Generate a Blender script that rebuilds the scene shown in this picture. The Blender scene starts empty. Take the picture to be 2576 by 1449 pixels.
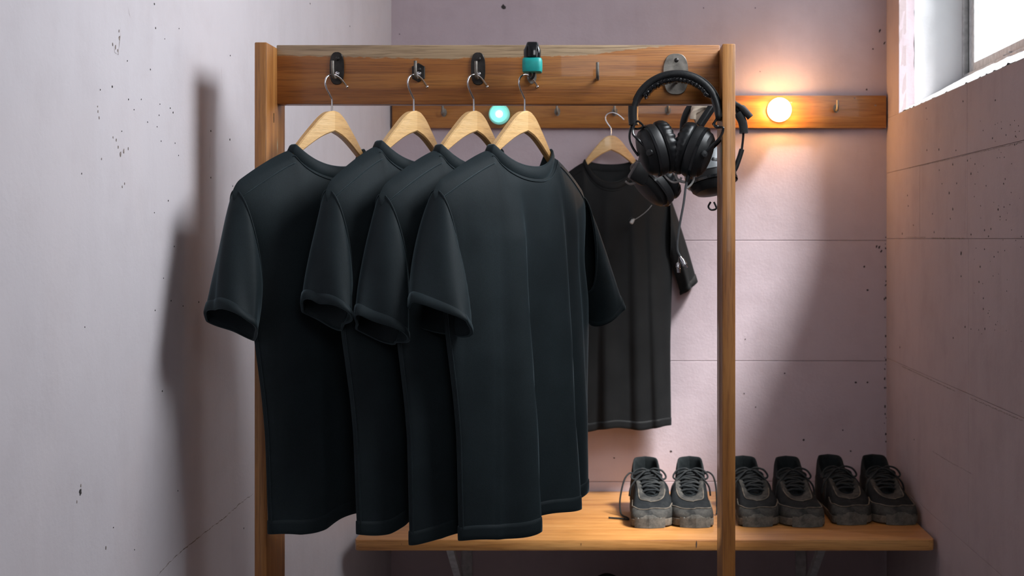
import bpy, bmesh, math, random
from mathutils import Vector, Matrix, Euler, noise
C = bpy.context.scene.collection
SC = bpy.context.scene
PI = math.pi
R = math.radians
# ------------------------------------------------------------------ camera
F, VPX, VPY, EYE = 3450.0, 1550.0, 600.0, 1.2      # focal length in px of the 2576x1449 frame, level camera, eye height


def P(px, py, D):
    """point of the room seen at a pixel at the depth D"""
    return Vector(((px - VPX) / F * D, D, EYE - (py - VPY) / F * D))


cam_d = bpy.data.cameras.new('camera')
cam = bpy.data.objects.new('camera', cam_d)
C.objects.link(cam)
cam.location = (0, 0, EYE)
cam.rotation_euler = (PI / 2, 0, 0)
cam_d.sensor_width = 36
cam_d.lens = 36 * F / 2576
cam_d.shift_x = (1288 - VPX) / 2576
cam_d.shift_y = -(724.5 - VPY) / 2576
cam_d.clip_start = 0.02
cam_d.dof.use_dof = True
cam_d.dof.focus_distance = 2.16
cam_d.dof.aperture_fstop = 11.0
SC.camera = cam
# ------------------------------------------------------------------ light
w = bpy.data.worlds.new('overcast_sky')
SC.world = w
w.use_nodes = True
bg = w.node_tree.nodes['Background']
bg.inputs[0].default_value = (0.90, 0.94, 1.0, 1)
bg.inputs[1].default_value = 2.2


def area(name, loc, target, sx, sy, power, col, spread=180):
    d = bpy.data.lights.new(name, 'AREA')
    d.shape = 'RECTANGLE'
    d.size, d.size_y, d.energy, d.color = sx, sy, power, col
    d.spread = R(spread)
    o = bpy.data.objects.new(name, d)
    o.location = loc
    o.rotation_euler = (Vector(target) - Vector(loc)).to_track_quat('-Z', 'Y').to_euler()
    C.objects.link(o)
    return o


sun_d = bpy.data.lights.new('sun', 'SUN')
sun_d.energy = 13.5
sun_d.angle = R(14)
sun_d.color = (1.0, 0.96, 0.97)
sun = bpy.data.objects.new('sun', sun_d)
sun.rotation_euler = Vector((-1, 0.66, -1.9)).to_track_quat('-Z', 'Y').to_euler()
sun.location = (3, 1, 4)
C.objects.link(sun)
area('side_fill_light', (0.735, 2.0, 1.85), (-0.5, 2.15, 1.15), 0.75, 0.9, 24, (0.92, 0.96, 1.0), 140)  # added area lamp inside the right wall, where no window opens
area('front_fill_light', (0.45, -0.6, 2.2), (0.1, 3.8, 1.5), 0.7, 0.9, 10, (0.95, 0.97, 1.0))  # added fill lamp behind the camera, not a fixture of the room

vs = SC.view_settings
vs.view_transform = 'Standard'
vs.look = 'None'
vs.exposure = 0.16
vs.gamma = 1
vs.use_curve_mapping = False


# ------------------------------------------------------------------ materials
class NT:
    def __init__(s, name):
        s.m = bpy.data.materials.new(name)
        s.m.use_nodes = True
        s.t = s.m.node_tree
        s.b = s.t.nodes['Principled BSDF']

    def n(s, kind, **kw):
        x = s.t.nodes.new(kind)
        for k, v in kw.items():
            setattr(x, k, v)
        return x

    def l(s, a, b):
        s.t.links.new(a, b)

    def set(s, **kw):
        for k, v in kw.items():
            s.b.inputs[k.replace('_', ' ')].default_value = v

    def coord(s, scale=(1, 1, 1), rot=(0, 0, 0)):
        tc = s.n('ShaderNodeTexCoord')
        mp = s.n('ShaderNodeMapping')
        mp.inputs['Scale'].default_value = scale
        mp.inputs['Rotation'].default_value = rot
        s.l(tc.outputs['Object'], mp.inputs['Vector'])
        return mp.outputs['Vector']

    def noise(s, vec, scale, detail=4, rough=0.55, dist=0.0):
        x = s.n('ShaderNodeTexNoise')
        x.inputs['Scale'].default_value = scale
        x.inputs['Detail'].default_value = detail
        x.inputs['Roughness'].default_value = rough
        x.inputs['Distortion'].default_value = dist
        s.l(vec, x.inputs['Vector'])
        return x.outputs[0]

    def ramp(s, fac, stops, interp='LINEAR'):
        x = s.n('ShaderNodeValToRGB')
        cr = x.color_ramp
        cr.interpolation = interp
        while len(cr.elements) < len(stops):
            cr.elements.new(0.5)
        for e, (p, c) in zip(cr.elements, stops):
            e.position = p
            e.color = tuple(c) + (1,) if len(c) == 3 else c
        s.l(fac, x.inputs[0])
        return x.outputs[0]

    def mix(s, fac, a, b, mode='MIX'):
        x = s.n('ShaderNodeMix', data_type='RGBA', blend_type=mode)
        for sock, v in ((x.inputs[0], fac), (x.inputs[6], a), (x.inputs[7], b)):
            if isinstance(v, (int, float)):
                sock.default_value = v
            elif isinstance(v, tuple):
                sock.default_value = v if len(v) == 4 else v + (1,)
            else:
                s.l(v, sock)
        return x.outputs[2]

    def math(s, op, a, b=0.0):
        x = s.n('ShaderNodeMath', operation=op)
        for sock, v in ((x.inputs[0], a), (x.inputs[1], b)):
            if isinstance(v, (int, float)):
                sock.default_value = v
            else:
                s.l(v, sock)
        return x.outputs[0]

    def bump(s, h, strength=0.3, dist=0.002):
        x = s.n('ShaderNodeBump')
        x.inputs['Strength'].default_value = strength
        x.inputs['Distance'].default_value = dist
        s.l(h, x.inputs['Height'])
        s.l(x.outputs[0], s.b.inputs['Normal'])

    def col(s, c):
        s.l(c, s.b.inputs['Base Color'])


def mat_plain(name, col, rough=0.5, metal=0.0, noise_amt=0.12, scale=60, bump=0.1, **kw):
    t = NT(name)
    v = t.coord()
    n = t.noise(v, scale)
    lo = tuple(max(0, c * (1 - noise_amt * 2)) for c in col)
    hi = tuple(c * (1 + noise_amt * 2) for c in col)
    t.col(t.ramp(n, [(0.3, lo), (0.7, hi)]))
    t.set(Roughness=rough, Metallic=metal)
    for k, x in kw.items():
        t.b.inputs[k.replace('_', ' ')].default_value = x
    if bump:
        t.bump(n, bump, 0.001)
    return t.m


def mat_wood(name, dark, mid, light, axis='x', rough=0.45, fine=1.0, worn=None, contrast=1.0, coat=0.0):
    t = NT(name)
    sc = {'x': (1.2, 26, 26), 'y': (26, 1.2, 26), 'z': (26, 26, 1.2)}[axis]
    v = t.coord(tuple(a * fine for a in sc))
    n1 = t.noise(v, 1.6, 5, 0.6, 0.6)
    v2 = t.coord(tuple(a * fine for a in {'x': (7, 230, 230), 'y': (230, 7, 230), 'z': (230, 230, 7)}[axis]))
    n2 = t.noise(v2, 2.0, 3, 0.6, 0.2)
    c = t.ramp(n1, [(0.28, dark), (0.5, mid), (0.74, light)])
    f = t.ramp(n2, [(0.36, (0.45, 0.40, 0.36)), (0.52, (1, 1, 1))])
    c = t.mix(0.55 * contrast, c, f, 'MULTIPLY')
    if worn:
        # unvarnished strip along the top edge: the object's z above a curve of its x
        tc = t.n('ShaderNodeTexCoord')
        sp = t.n('ShaderNodeSeparateXYZ')
        t.l(tc.outputs['Object'], sp.inputs[0])
        x0, x1, z0, z1, pts = worn
        mr = t.n('ShaderNodeMapRange')
        mr.inputs[1].default_value, mr.inputs[2].default_value = x0, x1
        t.l(sp.outputs[0], mr.inputs[0])
        mz = t.n('ShaderNodeMapRange')
        mz.inputs[1].default_value, mz.inputs[2].default_value = z0, z1
        t.l(sp.outputs[2], mz.inputs[0])
        # ramp colours are linear values here
        th = t.ramp(mr.outputs[0], [(p, (q, q, q)) for p, q in pts], 'B_SPLINE' if False else 'LINEAR')
        nz = t.noise(t.coord((30, 30, 90)), 3, 3)
        zz = t.math('ADD', mz.outputs[0], t.math('MULTIPLY', t.math('SUBTRACT', nz, 0.5), 0.07))
        k = t.math('MULTIPLY', t.math('SUBTRACT', zz, th), 60.0)
        k = t.math('MINIMUM', t.math('MAXIMUM', k, 0.0), 1.0)
        bare = t.mix(0.8, t.ramp(n1, [(0.3, (0.22, 0.148, 0.085)), (0.7, (0.38, 0.27, 0.16))]), f, 'MULTIPLY')
        c = t.mix(k, c, bare)
    t.col(c)
    t.set(Roughness=rough)
    t.b.inputs['Coat Weight'].default_value = coat
    t.bump(n2, 0.25, 0.0012)
    return t.m


def mat_wall(name, col, col2, stain=0.25, spk=0.0):
    t = NT(name)
    v = t.coord()
    big = t.noise(v, 1.7, 5, 0.6)
    med = t.noise(v, 11, 6, 0.65)
    fine = t.noise(v, 130, 4, 0.6)
    c = t.ramp(big, [(0.32, col), (0.68, col2)])
    st = t.ramp(med, [(0.30, (0.80, 0.77, 0.76)), (0.52, (1, 1, 1)), (0.8, (1.0, 1.0, 1.0))])
    c = t.mix(stain, c, st, 'MULTIPLY')
    # faint vertical rub marks
    vv = t.coord((9, 9, 1.4))
    vn = t.noise(vv, 1.5, 4, 0.6)
    c = t.mix(stain * 0.7, c, t.ramp(vn, [(0.32, (0.82, 0.8, 0.8)), (0.5, (1, 1, 1))]), 'MULTIPLY')
    # specks
    vo = t.n('ShaderNodeTexVoronoi')
    vo.inputs['Scale'].default_value = 42
    t.l(v, vo.inputs['Vector'])
    msk = t.ramp(t.noise(v, 3.0, 2), [(0.52, (0, 0, 0)), (0.62, (1, 1, 1))])
    dot = t.ramp(vo.outputs['Distance'], [(0.035, (1, 1, 1)), (0.06, (0, 0, 0))])
    c = t.mix(t.math('MULTIPLY', t.math('MULTIPLY', dot, msk), spk), c, (0.10, 0.085, 0.085))
    t.col(c)
    t.set(Roughness=0.78)
    t.b.inputs['Specular IOR Level'].default_value = 0.3
    h = t.math('ADD', t.math('MULTIPLY', med, 1.0), t.math('MULTIPLY', fine, 0.28))
    t.bump(h, 0.32, 0.004)
    return t.m


def mat_cloth(name, a, b, sheen=0.25):
    t = NT(name)
    v = t.coord()
    n = t.noise(v, 14, 4)
    f = t.noise(v, 900, 2)
    t.col(t.mix(0.5, t.ramp(n, [(0.35, a), (0.65, b)]), t.ramp(f, [(0.3, (0.55, 0.55, 0.55)), (0.7, (1.4, 1.4, 1.4))]), 'MULTIPLY'))
    t.set(Roughness=0.62)
    t.b.inputs['Sheen Weight'].default_value = sheen
    t.b.inputs['Sheen Roughness'].default_value = 0.35
    t.b.inputs['Sheen Tint'].default_value = (0.55, 0.75, 0.85, 1)
    t.b.inputs['Specular IOR Level'].default_value = 0.12
    h = t.math('ADD', t.math('MULTIPLY', f, 0.25), t.math('MULTIPLY', t.noise(v, 34, 3), 0.5))
    t.bump(h, 0.22, 0.002)
    return t.m


def mat_scuffed(name, base, dust, lo=0.45, hi=0.72, rough=0.8, scale=38):
    t = NT(name)
    v = t.coord()
    n = t.noise(v, scale, 8, 0.7, 0.4)
    n2 = t.noise(v, 420, 3)
    c = t.ramp(n, [(lo, base), (hi, dust)])
    c = t.mix(0.5, c, t.ramp(n2, [(0.3, (0.6, 0.6, 0.6)), (0.7, (1.25, 1.25, 1.25))]), 'MULTIPLY')
    t.col(c)
    t.set(Roughness=rough)
    t.b.inputs['Specular IOR Level'].default_value = 0.15
    t.bump(t.math('ADD', n, t.math('MULTIPLY', n2, 0.4)), 0.35, 0.0015)
    return t.m


def mat_emit(name, col, strength):
    t = NT(name)
    t.b.inputs['Base Color'].default_value = col + (1,)
    t.b.inputs['Emission Color'].default_value = col + (1,)
    t.b.inputs['Emission Strength'].default_value = strength
    return t.m


M = {}
M['wall_left'] = mat_wall('painted_plaster', (0.51, 0.48, 0.51), (0.56, 0.525, 0.555), 0.22, 0.0)
M['wall'] = mat_wall('painted_concrete', (0.46, 0.38, 0.415), (0.51, 0.425, 0.46), 0.32, 0.0)
M['wall_right'] = mat_wall('painted_concrete_pitted', (0.41, 0.335, 0.345), (0.46, 0.38, 0.39), 0.35, 0.35)
M['joint'] = mat_plain('joint_backing', (0.30, 0.25, 0.26), 0.9)  # darker tone of the backing that shows in the joints
M['pit'] = mat_plain('pit_dark', (0.035, 0.03, 0.03), 0.95, bump=0)
M['scuff'] = mat_plain('scuff_brown', (0.23, 0.19, 0.17), 0.9, scale=200, noise_amt=0.3)
M['white_paint'] = mat_wall('white_plaster', (0.62, 0.62, 0.635), (0.68, 0.68, 0.695), 0.25, 0.0)
M['ceiling'] = mat_wall('ceiling_paint', (0.40, 0.37, 0.38), (0.44, 0.41, 0.42), 0.2)
M['floor'] = mat_plain('concrete_floor', (0.20, 0.18, 0.18), 0.7, scale=8)
M['rack_post'] = mat_wood('oak_post', (0.1935, 0.0672, 0.0131), (0.3064, 0.1225, 0.0276), (0.4032, 0.1857, 0.0508), 'z', 0.42, coat=0.15)
M['rack_beam'] = mat_wood('oak_crossbar', (0.1938, 0.0608, 0.0098), (0.2945, 0.1063, 0.0196), (0.3720, 0.1557, 0.0335), 'x', 0.42, coat=0.15,
                          worn=(-0.60, 0.20, 1.414, 1.526, [(0.0, 0.80), (0.17, 0.77), (0.40, 0.735), (0.62, 0.78), (0.70, 0.80), (0.76, 0.86), (0.84, 0.92), (0.95, 1.02), (1.0, 1.1)]))
M['rail'] = mat_wood('pine_rail', (0.2430, 0.0810, 0.0144), (0.3780, 0.1440, 0.0270), (0.4860, 0.2115, 0.0468), 'x', 0.4, coat=0.2)
M['bench'] = mat_wood('pine_bench', (0.3060, 0.1190, 0.0306), (0.4420, 0.1997, 0.0561), (0.5440, 0.2805, 0.0935), 'x', 0.4, coat=0.25)
M['hanger_l'] = mat_wood('beech_lit_side', (0.5954, 0.3448, 0.1340), (0.7217, 0.4597, 0.2030), (0.7758, 0.5304, 0.2679), 'x', 0.38, contrast=0.45, coat=0.3)  # paler left arms: light on that face put into the colour
M['hanger_r'] = mat_wood('beech_shaded_side', (0.5130, 0.2765, 0.1000), (0.6327, 0.3771, 0.1539), (0.7011, 0.4525, 0.2155), 'x', 0.38, contrast=0.45, coat=0.3)  # right arms: same beech, darkened for the shade on that face
M['steel'] = mat_plain('hook_steel', (0.55, 0.55, 0.57), 0.22, 1.0, 0.06)
M['pale_steel'] = mat_plain('worn_pale_steel', (0.20, 0.185, 0.165), 0.5, 0.75, 0.25)
M['black_iron'] = mat_plain('black_iron', (0.035, 0.032, 0.03), 0.38, 0.7, 0.3)
M['brass'] = mat_plain('dull_copper', (0.42, 0.22, 0.14), 0.35, 1.0, 0.1)
M['shirt'] = mat_cloth('black_jersey', (0.0088, 0.0138, 0.0162), (0.0118, 0.0182, 0.0212), 0.3)
M['shirt_wall'] = mat_cloth('black_jersey_warm', (0.0080, 0.0085, 0.009), (0.0105, 0.011, 0.0115), 0.08)
M['plastic'] = mat_plain('black_plastic', (0.009, 0.010, 0.011), 0.42, 0, 0.1, Specular_IOR_Level=0.35)
M['gloss'] = mat_plain('glossy_black_plastic', (0.008, 0.009, 0.010), 0.12, 0, 0.05, bump=0)
M['leather'] = mat_plain('black_leatherette', (0.008, 0.009, 0.010), 0.48, 0, 0.2, 300, 0.25, Specular_IOR_Level=0.3)
M['pad'] = mat_plain('ear_cushion_leatherette', (0.006, 0.007, 0.008), 0.36, 0, 0.2, 120, 0.3, Specular_IOR_Level=0.35)
M['grey_shell'] = mat_plain('grey_shell', (0.16, 0.175, 0.185), 0.3, 0, 0.05)
M['beige'] = mat_plain('beige_foam', (0.52, 0.43, 0.34), 0.9, 0, 0.1)
M['cable'] = mat_plain('grey_cable', (0.07, 0.075, 0.08), 0.45, 0, 0.1)
M['thin_wire'] = mat_plain('pale_thin_wire', (0.33, 0.32, 0.31), 0.45, 0, 0.1)
M['teal'] = mat_plain('teal_rubber', (0.0, 0.27, 0.25), 0.45, 0, 0.06)
M['alu'] = mat_plain('window_aluminium', (0.50, 0.50, 0.50), 0.42, 0.35, 0.12)
M['seal'] = mat_plain('dark_seal', (0.05, 0.065, 0.06), 0.6)
M['bracket'] = mat_plain('bracket_paint', (0.42, 0.42, 0.43), 0.5)
M['upper'] = mat_scuffed('shoe_mesh_upper', (0.007, 0.009, 0.0105), (0.022, 0.024, 0.024), 0.45, 0.85)
M['suede'] = mat_scuffed('scuffed_suede', (0.019, 0.020, 0.020), (0.095, 0.09, 0.08), 0.36, 0.78)
M['sole'] = mat_scuffed('dusty_rubber', (0.065, 0.056, 0.045), (0.21, 0.18, 0.145), 0.33, 0.7)
M['toe_rubber'] = mat_scuffed('grey_toe_rubber', (0.055, 0.055, 0.051), (0.17, 0.158, 0.135), 0.35, 0.75)
M['lining'] = mat_scuffed('dark_lining', (0.008, 0.011, 0.012), (0.016, 0.020, 0.021))
M['lace'] = mat_scuffed('charcoal_lace', (0.017, 0.0195, 0.021), (0.042, 0.044, 0.043))
M['bag'] = mat_cloth('black_canvas', (0.008, 0.008, 0.009), (0.012, 0.012, 0.013))
M['warm_bulb'] = mat_emit('warm_bulb_glow', (1.0, 0.50, 0.15), 75)
M['core'] = mat_emit('pale_bulb_core', (0.80, 1.0, 0.95), 3.5)
t = NT('teal_glass')
t.set(Roughness=0.35, IOR=1.2)
t.b.inputs['Base Color'].default_value = (0.25, 0.72, 0.66, 1)
t.b.inputs['Subsurface Weight'].default_value = 0.0
t.b.inputs['Emission Color'].default_value = (0.22, 0.68, 0.58, 1)
t.b.inputs['Emission Strength'].default_value = 0.38
M['teal_glass'] = t.m
t = NT('window_glass')
mixn = t.n('ShaderNodeMixShader')
tr = t.n('ShaderNodeBsdfTransparent')
tr.inputs[0].default_value = (0.97, 0.99, 0.985, 1)
gl = t.n('ShaderNodeBsdfGlossy')
gl.inputs['Roughness'].default_value = 0.02
mixn.inputs[0].default_value = 0.06
t.l(tr.outputs[0], mixn.inputs[1])
t.l(gl.outputs[0], mixn.inputs[2])
t.l(mixn.outputs[0], t.t.nodes['Material Output'].inputs[0])
M['glass'] = t.m


# ------------------------------------------------------------------ mesh helpers
def link(name, bm, mat, parent=None, smooth=True, angle=40):
    me = bpy.data.meshes.new(name)
    bmesh.ops.recalc_face_normals(bm, faces=bm.faces)
    bm.to_mesh(me)
    bm.free()
    mats = mat if isinstance(mat, (list, tuple)) else [mat]
    for x in mats:
        me.materials.append(x)
    if smooth:
        me.polygons.foreach_set('use_smooth', [True] * len(me.polygons))
        if angle:
            me.set_sharp_from_angle(angle=R(angle))
    o = bpy.data.objects.new(name, me)
    C.objects.link(o)
    if parent:
        o.parent = parent
    return o


def thing(name, label, cat, loc=(0, 0, 0), rz=0.0, group=None):
    o = bpy.data.objects.new(name, None)
    o.empty_display_size = 0.05
    o.location = loc
    o.rotation_euler = (0, 0, rz)
    C.objects.link(o)
    return tag(o, label, cat, group)


def tag(o, label, cat, group=None):
    o['label'], o['category'] = label, cat
    if group:
        o['group'] = group
    return o


def struct(o):
    o['kind'] = 'structure'
    return o


def dup(root, loc, rz, label, group=None):
    r = root.copy()
    C.objects.link(r)
    r.location = loc
    r.rotation_euler = (0, 0, rz)
    r['label'] = label
    if group:
        r['group'] = group
    for ch in list(root.children):
        c = ch.copy()
        C.objects.link(c)
        c.parent = r
        for g in list(ch.children):
            d = g.copy()
            C.objects.link(d)
            d.parent = c
    return r


def box(bm, lo, hi, bev=0.0, seg=2):
    x0, y0, z0 = lo
    x1, y1, z1 = hi
    vs = [bm.verts.new(p) for p in ((x0, y0, z0), (x1, y0, z0), (x1, y1, z0), (x0, y1, z0), (x0, y0, z1), (x1, y0, z1), (x1, y1, z1), (x0, y1, z1))]
    fs = [bm.faces.new([vs[i] for i in q]) for q in ((0, 3, 2, 1), (4, 5, 6, 7), (0, 1, 5, 4), (1, 2, 6, 5), (2, 3, 7, 6), (3, 0, 4, 7))]
    if bev:
        es = list({e for f in fs for e in f.edges})
        bmesh.ops.bevel(bm, geom=es, offset=bev, segments=seg, affect='EDGES', profile=0.5)
    return bm


def prism(bm, poly, d, n, bev=0.0, seg=2):
    """poly: list of 3D points; extruded by vector d"""
    d = Vector(d)
    a = [bm.verts.new(p) for p in poly]
    b = [bm.verts.new(Vector(p) + d) for p in poly]
    k = len(poly)
    fs = [bm.faces.new(a), bm.faces.new(b[::-1])]
    for i in range(k):
        fs.append(bm.faces.new((a[i], b[i], b[(i + 1) % k], a[(i + 1) % k])))
    if bev:
        es = list(set(fs[0].edges) | set(fs[1].edges))
        bmesh.ops.bevel(bm, geom=es, offset=bev, segments=seg, affect='EDGES', profile=0.5)
    return bm


def smooth_pts(pts, n=6):
    pts = [Vector(p) for p in pts]
    out = []
    for i in range(len(pts) - 1):
        p0 = pts[max(i - 1, 0)]
        p1, p2 = pts[i], pts[i + 1]
        p3 = pts[min(i + 2, len(pts) - 1)]
        for j in range(n):
            t = j / n
            out.append(0.5 * ((2 * p1) + (p2 - p0) * t + (2 * p0 - 5 * p1 + 4 * p2 - p3) * t * t + (3 * p1 - p0 - 3 * p2 + p3) * t ** 3))
    out.append(pts[-1])
    return out


def tube(bm, pts, r, n=8, cap=True, flat=1.0):
    """swept circle; r may be a list; flat squeezes the section along its second axis"""
    pts = [Vector(p) for p in pts]
    k = len(pts)
    rs = r if isinstance(r, (list, tuple)) else [r] * k
    tg = []
    for i in range(k):
        d = pts[min(i + 1, k - 1)] - pts[max(i - 1, 0)]
        tg.append(d.normalized())
    ref = Vector((0, 0, 1)) if abs(tg[0].z) < 0.9 else Vector((0, 1, 0))
    u = tg[0].cross(ref).normalized()
    rings = []
    for i in range(k):
        u = (u - tg[i] * u.dot(tg[i])).normalized()
        v = tg[i].cross(u)
        rings.append([bm.verts.new(pts[i] + (u * math.cos(2 * PI * j / n) + v * flat * math.sin(2 * PI * j / n)) * rs[i]) for j in range(n)])
    for i in range(k - 1):
        for j in range(n):
            bm.faces.new((rings[i][j], rings[i][(j + 1) % n], rings[i + 1][(j + 1) % n], rings[i + 1][j]))
    if cap:
        bm.faces.new(rings[0][::-1])
        bm.faces.new(rings[-1])
    return bm


def loft(bm, rings, closed=True, cap0=False, cap1=False):
    vr = [[bm.verts.new(p) for p in r] for r in rings]
    n = len(vr[0])
    for a, b in zip(vr, vr[1:]):
        for j in range(n if closed else n - 1):
            bm.faces.new((a[j], a[(j + 1) % n], b[(j + 1) % n], b[j]))
    if cap0:
        bm.faces.new(vr[0][::-1])
    if cap1:
        bm.faces.new(vr[-1])
    return vr


def lathe(bm, prof, mtx=None, n=32, sx=1.0, sy=1.0, fn=None):
    """prof: (radius, height) list; spun about z, then mtx"""
    rings = []
    for (r, h) in prof:
        ring = []
        for j in range(n):
            a = 2 * PI * j / n
            rr, hh = (r, h) if fn is None else fn(r, h, a)
            p = Vector((rr * math.cos(a) * sx, rr * math.sin(a) * sy, hh))
            ring.append(mtx @ p if mtx else p)
        rings.append(ring)
    loft(bm, rings, True, prof[0][0] > 1e-6, prof[-1][0] > 1e-6)
    return bm


def sphere(bm, c, r, n=16, sz=1.0):
    prof = [(max(1e-7, r * math.sin(PI * i / n)), -r * sz * math.cos(PI * i / n)) for i in range(n + 1)]
    lathe(bm, prof, Matrix.Translation(Vector(c)), n * 2)
    bmesh.ops.remove_doubles(bm, verts=bm.verts, dist=1e-5)
    return bm


def interp(tab, x):
    if x <= tab[0][0]:
        return tab[0][1]
    for (a, p), (b, q) in zip(tab, tab[1:]):
        if x <= b:
            return p + (q - p) * (x - a) / (b - a)
    return tab[-1][1]


def sinterp(tab, x):
    """monotone-ish smooth interpolation (catmull-rom on the table)"""
    n = len(tab)
    if x <= tab[0][0]:
        return tab[0][1]
    if x >= tab[-1][0]:
        return tab[-1][1]
    for i in range(n - 1):
        a, p1 = tab[i]
        b, p2 = tab[i + 1]
        if x <= b:
            t = (x - a) / (b - a)
            h = b - a
            m1 = (p2 - tab[i - 1][1]) / (b - tab[i - 1][0]) if i > 0 else (p2 - p1) / h
            m2 = (tab[i + 2][1] - p1) / (tab[i + 2][0] - a) if i + 2 < n else (p2 - p1) / h
            return (2 * t ** 3 - 3 * t ** 2 + 1) * p1 + (t ** 3 - 2 * t ** 2 + t) * h * m1 + (-2 * t ** 3 + 3 * t ** 2) * p2 + (t ** 3 - t ** 2) * h * m2


# ------------------------------------------------------------------ the room
YB = 3.83                                   # back wall
XR = 0.755                                  # right wall
KL, XL0 = 0.035, -0.628                     # the left wall opens a little towards the camera
YF = -1.3
HC = 2.75


def xl(y):
    return XL0 - KL * (YB - y)


def on_left(px, py, off=0.0):
    D = -(KL * YB - XL0) / ((px - VPX) / F - KL)
    p = P(px, py, D)
    p.x += off
    return p


def on_right(px, py):
    return P(px, py, XR / ((px - VPX) / F))


def on_back(px, py):
    return P(px, py, YB)


random.seed(4)
bm = bmesh.new()
prism(bm, [(xl(YF), YF, 0), (xl(YB + 0.12), YB + 0.12, 0), (xl(YB + 0.12) - 0.12, YB + 0.12, 0), (xl(YF) - 0.12, YF, 0)], (0, 0, HC), 0)
wall_left = struct(link('wall_left', bm, M['wall_left'], smooth=False))
bm = bmesh.new()
box(bm, (-1.2, YF, -0.1), (1.2, YB + 0.2, 0))
struct(link('floor', bm, M['floor'], smooth=False))
bm = bmesh.new()
box(bm, (-1.2, YF, HC), (XR + 0.225, YB + 0.12, HC + 0.1))
struct(link('ceiling', bm, M['ceiling'], smooth=False))


bm = bmesh.new()
box(bm, (-1.2, YF - 0.1, 0), (1.2, YF, HC))
struct(link('wall_front', bm, M['ceiling'], smooth=False))


def panel(bm, lo, hi, bev):
    return box(bm, lo, hi, bev, 1)


# back wall: a backing with concrete courses proud of it
bm = bmesh.new()
box(bm, (-0.70, YB + 0.0025, 0), (XR + 0.1, YB + 0.12, HC))
wall_back = struct(link('wall_back', bm, M['joint'], smooth=False))
zj = [0.0, EYE - 1.016, EYE - 0.679, EYE - 0.342, EYE - 0.0055, EYE + 0.331, EYE + 0.72, EYE + 1.1, HC]
for a, b in zip(zj, zj[1:]):
    bm = bmesh.new()
    g = 0.0007
    panel(bm, (-0.70, YB, a + g), (XR + 0.1, YB + 0.02, b - g), 0.0009)
    link('concrete_panel', bm, M['wall'], wall_back, smooth=False)

# right wall with the window opening
WY0, WY1, WZ0, WZ1 = 2.36, 3.66, EYE + 0.334, EYE + 1.45
XO = 0.93
bm = bmesh.new()
b0 = XR + 0.0025
box(bm, (b0, YF, 0), (XO + 0.05, YB + 0.12, WZ0 - 0.02))
box(bm, (b0, YF, WZ1 + 0.02), (XO + 0.05, YB + 0.12, HC))
box(bm, (b0, YF, WZ0 - 0.02), (XO + 0.05, WY0 - 0.02, WZ1 + 0.02))
box(bm, (b0, WY1 + 0.02, WZ0 - 0.02), (XO + 0.05, YB + 0.12, WZ1 + 0.02))
wall_right = struct(link('wall_right', bm, M['joint'], smooth=False))
cells = []
for (z0, z1, cuts) in ((0.0, EYE - 0.66, [1.6, 2.55, 3.2]), (EYE - 0.66, EYE - 0.333, [1.9, 2.94]), (EYE - 0.333, EYE - 0.0005, [1.7, 2.94]),
                       (EYE - 0.0005, EYE + 0.182, [1.5, 2.95, 3.41]), (EYE + 0.182, WZ0, [2.0, 2.95])):
    ys = [YF] + cuts + [YB]
    for a, b in zip(ys, ys[1:]):
        cells.append((a, b, z0, z1))
cells += [(YF, WY0, WZ0, WZ1), (WY1, YB, WZ0, WZ1), (YF, YB, WZ1, HC)]
for (a, b, z0, z1) in cells:
    bm = bmesh.new()
    g = 0.0004
    panel(bm, (XR, a + g, z0 + (g if z0 != WZ0 else 0)), (XR + 0.02, b - g if b < YB else b, z1 - (g if z1 != WZ0 else 0)), 0.0006)
    link('concrete_panel', bm, M['wall_right'], wall_right, smooth=False)


# window reveal: mauve chamfer, then rough white plaster, sloping sill
def rough_quad(bm, a, b, c, d, n, m, amp, seed):
    """grid a-b (n) by a-d (m), vertices jittered along the normal"""
    a, b, c, d = map(Vector, (a, b, c, d))
    nn = (b - a).cross(d - a).normalized()
    g = []
    for i in range(n + 1):
        row = []
        for j in range(m + 1):
            u, v = i / n, j / m
            p = a * (1 - u) * (1 - v) + b * u * (1 - v) + c * u * v + d * (1 - u) * v
            p = p + nn * amp * noise.noise(p * 38 + Vector((seed, 0, 0))) * (1 if 0 < i < n else 0.4)
            row.append(bm.verts.new(p))
        g.append(row)
    for i in range(n):
        for j in range(m):
            bm.faces.new((g[i][j], g[i + 1][j], g[i + 1][j + 1], g[i][j + 1]))


SZ = EYE + 0.43
bm = bmesh.new()
rough_quad(bm, (XR, WY1, WZ0), (XR, WY1, WZ1), (XR + 0.042, WY1 + 0.004, WZ1), (XR + 0.042, WY1 + 0.004, WZ0 + 0.026), 40, 4, 0.005, 1)
link('reveal_edge', bm, M['wall'], wall_right)
bm = bmesh.new()
rough_quad(bm, (XR + 0.042, WY1 + 0.004, WZ0 + 0.026), (XR + 0.042, WY1 + 0.004, WZ1), (XO + 0.03, WY1 + 0.008, WZ1), (XO + 0.03, WY1 + 0.008, SZ), 40, 12, 0.005, 2)
rough_quad(bm, (XR, WY0, WZ0), (XR, WY0, WZ1), (XO + 0.03, WY0, WZ1), (XO + 0.03, WY0, SZ), 30, 8, 0.004, 5)
rough_quad(bm, (XR, WY0, WZ1), (XR, WY1, WZ1), (XO + 0.03, WY1, WZ1), (XO + 0.03, WY0, WZ1), 30, 8, 0.004, 6)
link('window_reveal', bm, M['white_paint'], wall_right)
bm = bmesh.new()
rough_quad(bm, (XR - 0.001, WY0, WZ0), (XR - 0.001, WY1, WZ0), (XO + 0.03, WY1, SZ + 0.016), (XO + 0.03, WY0, SZ + 0.016), 90, 8, 0.006, 3)
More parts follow.
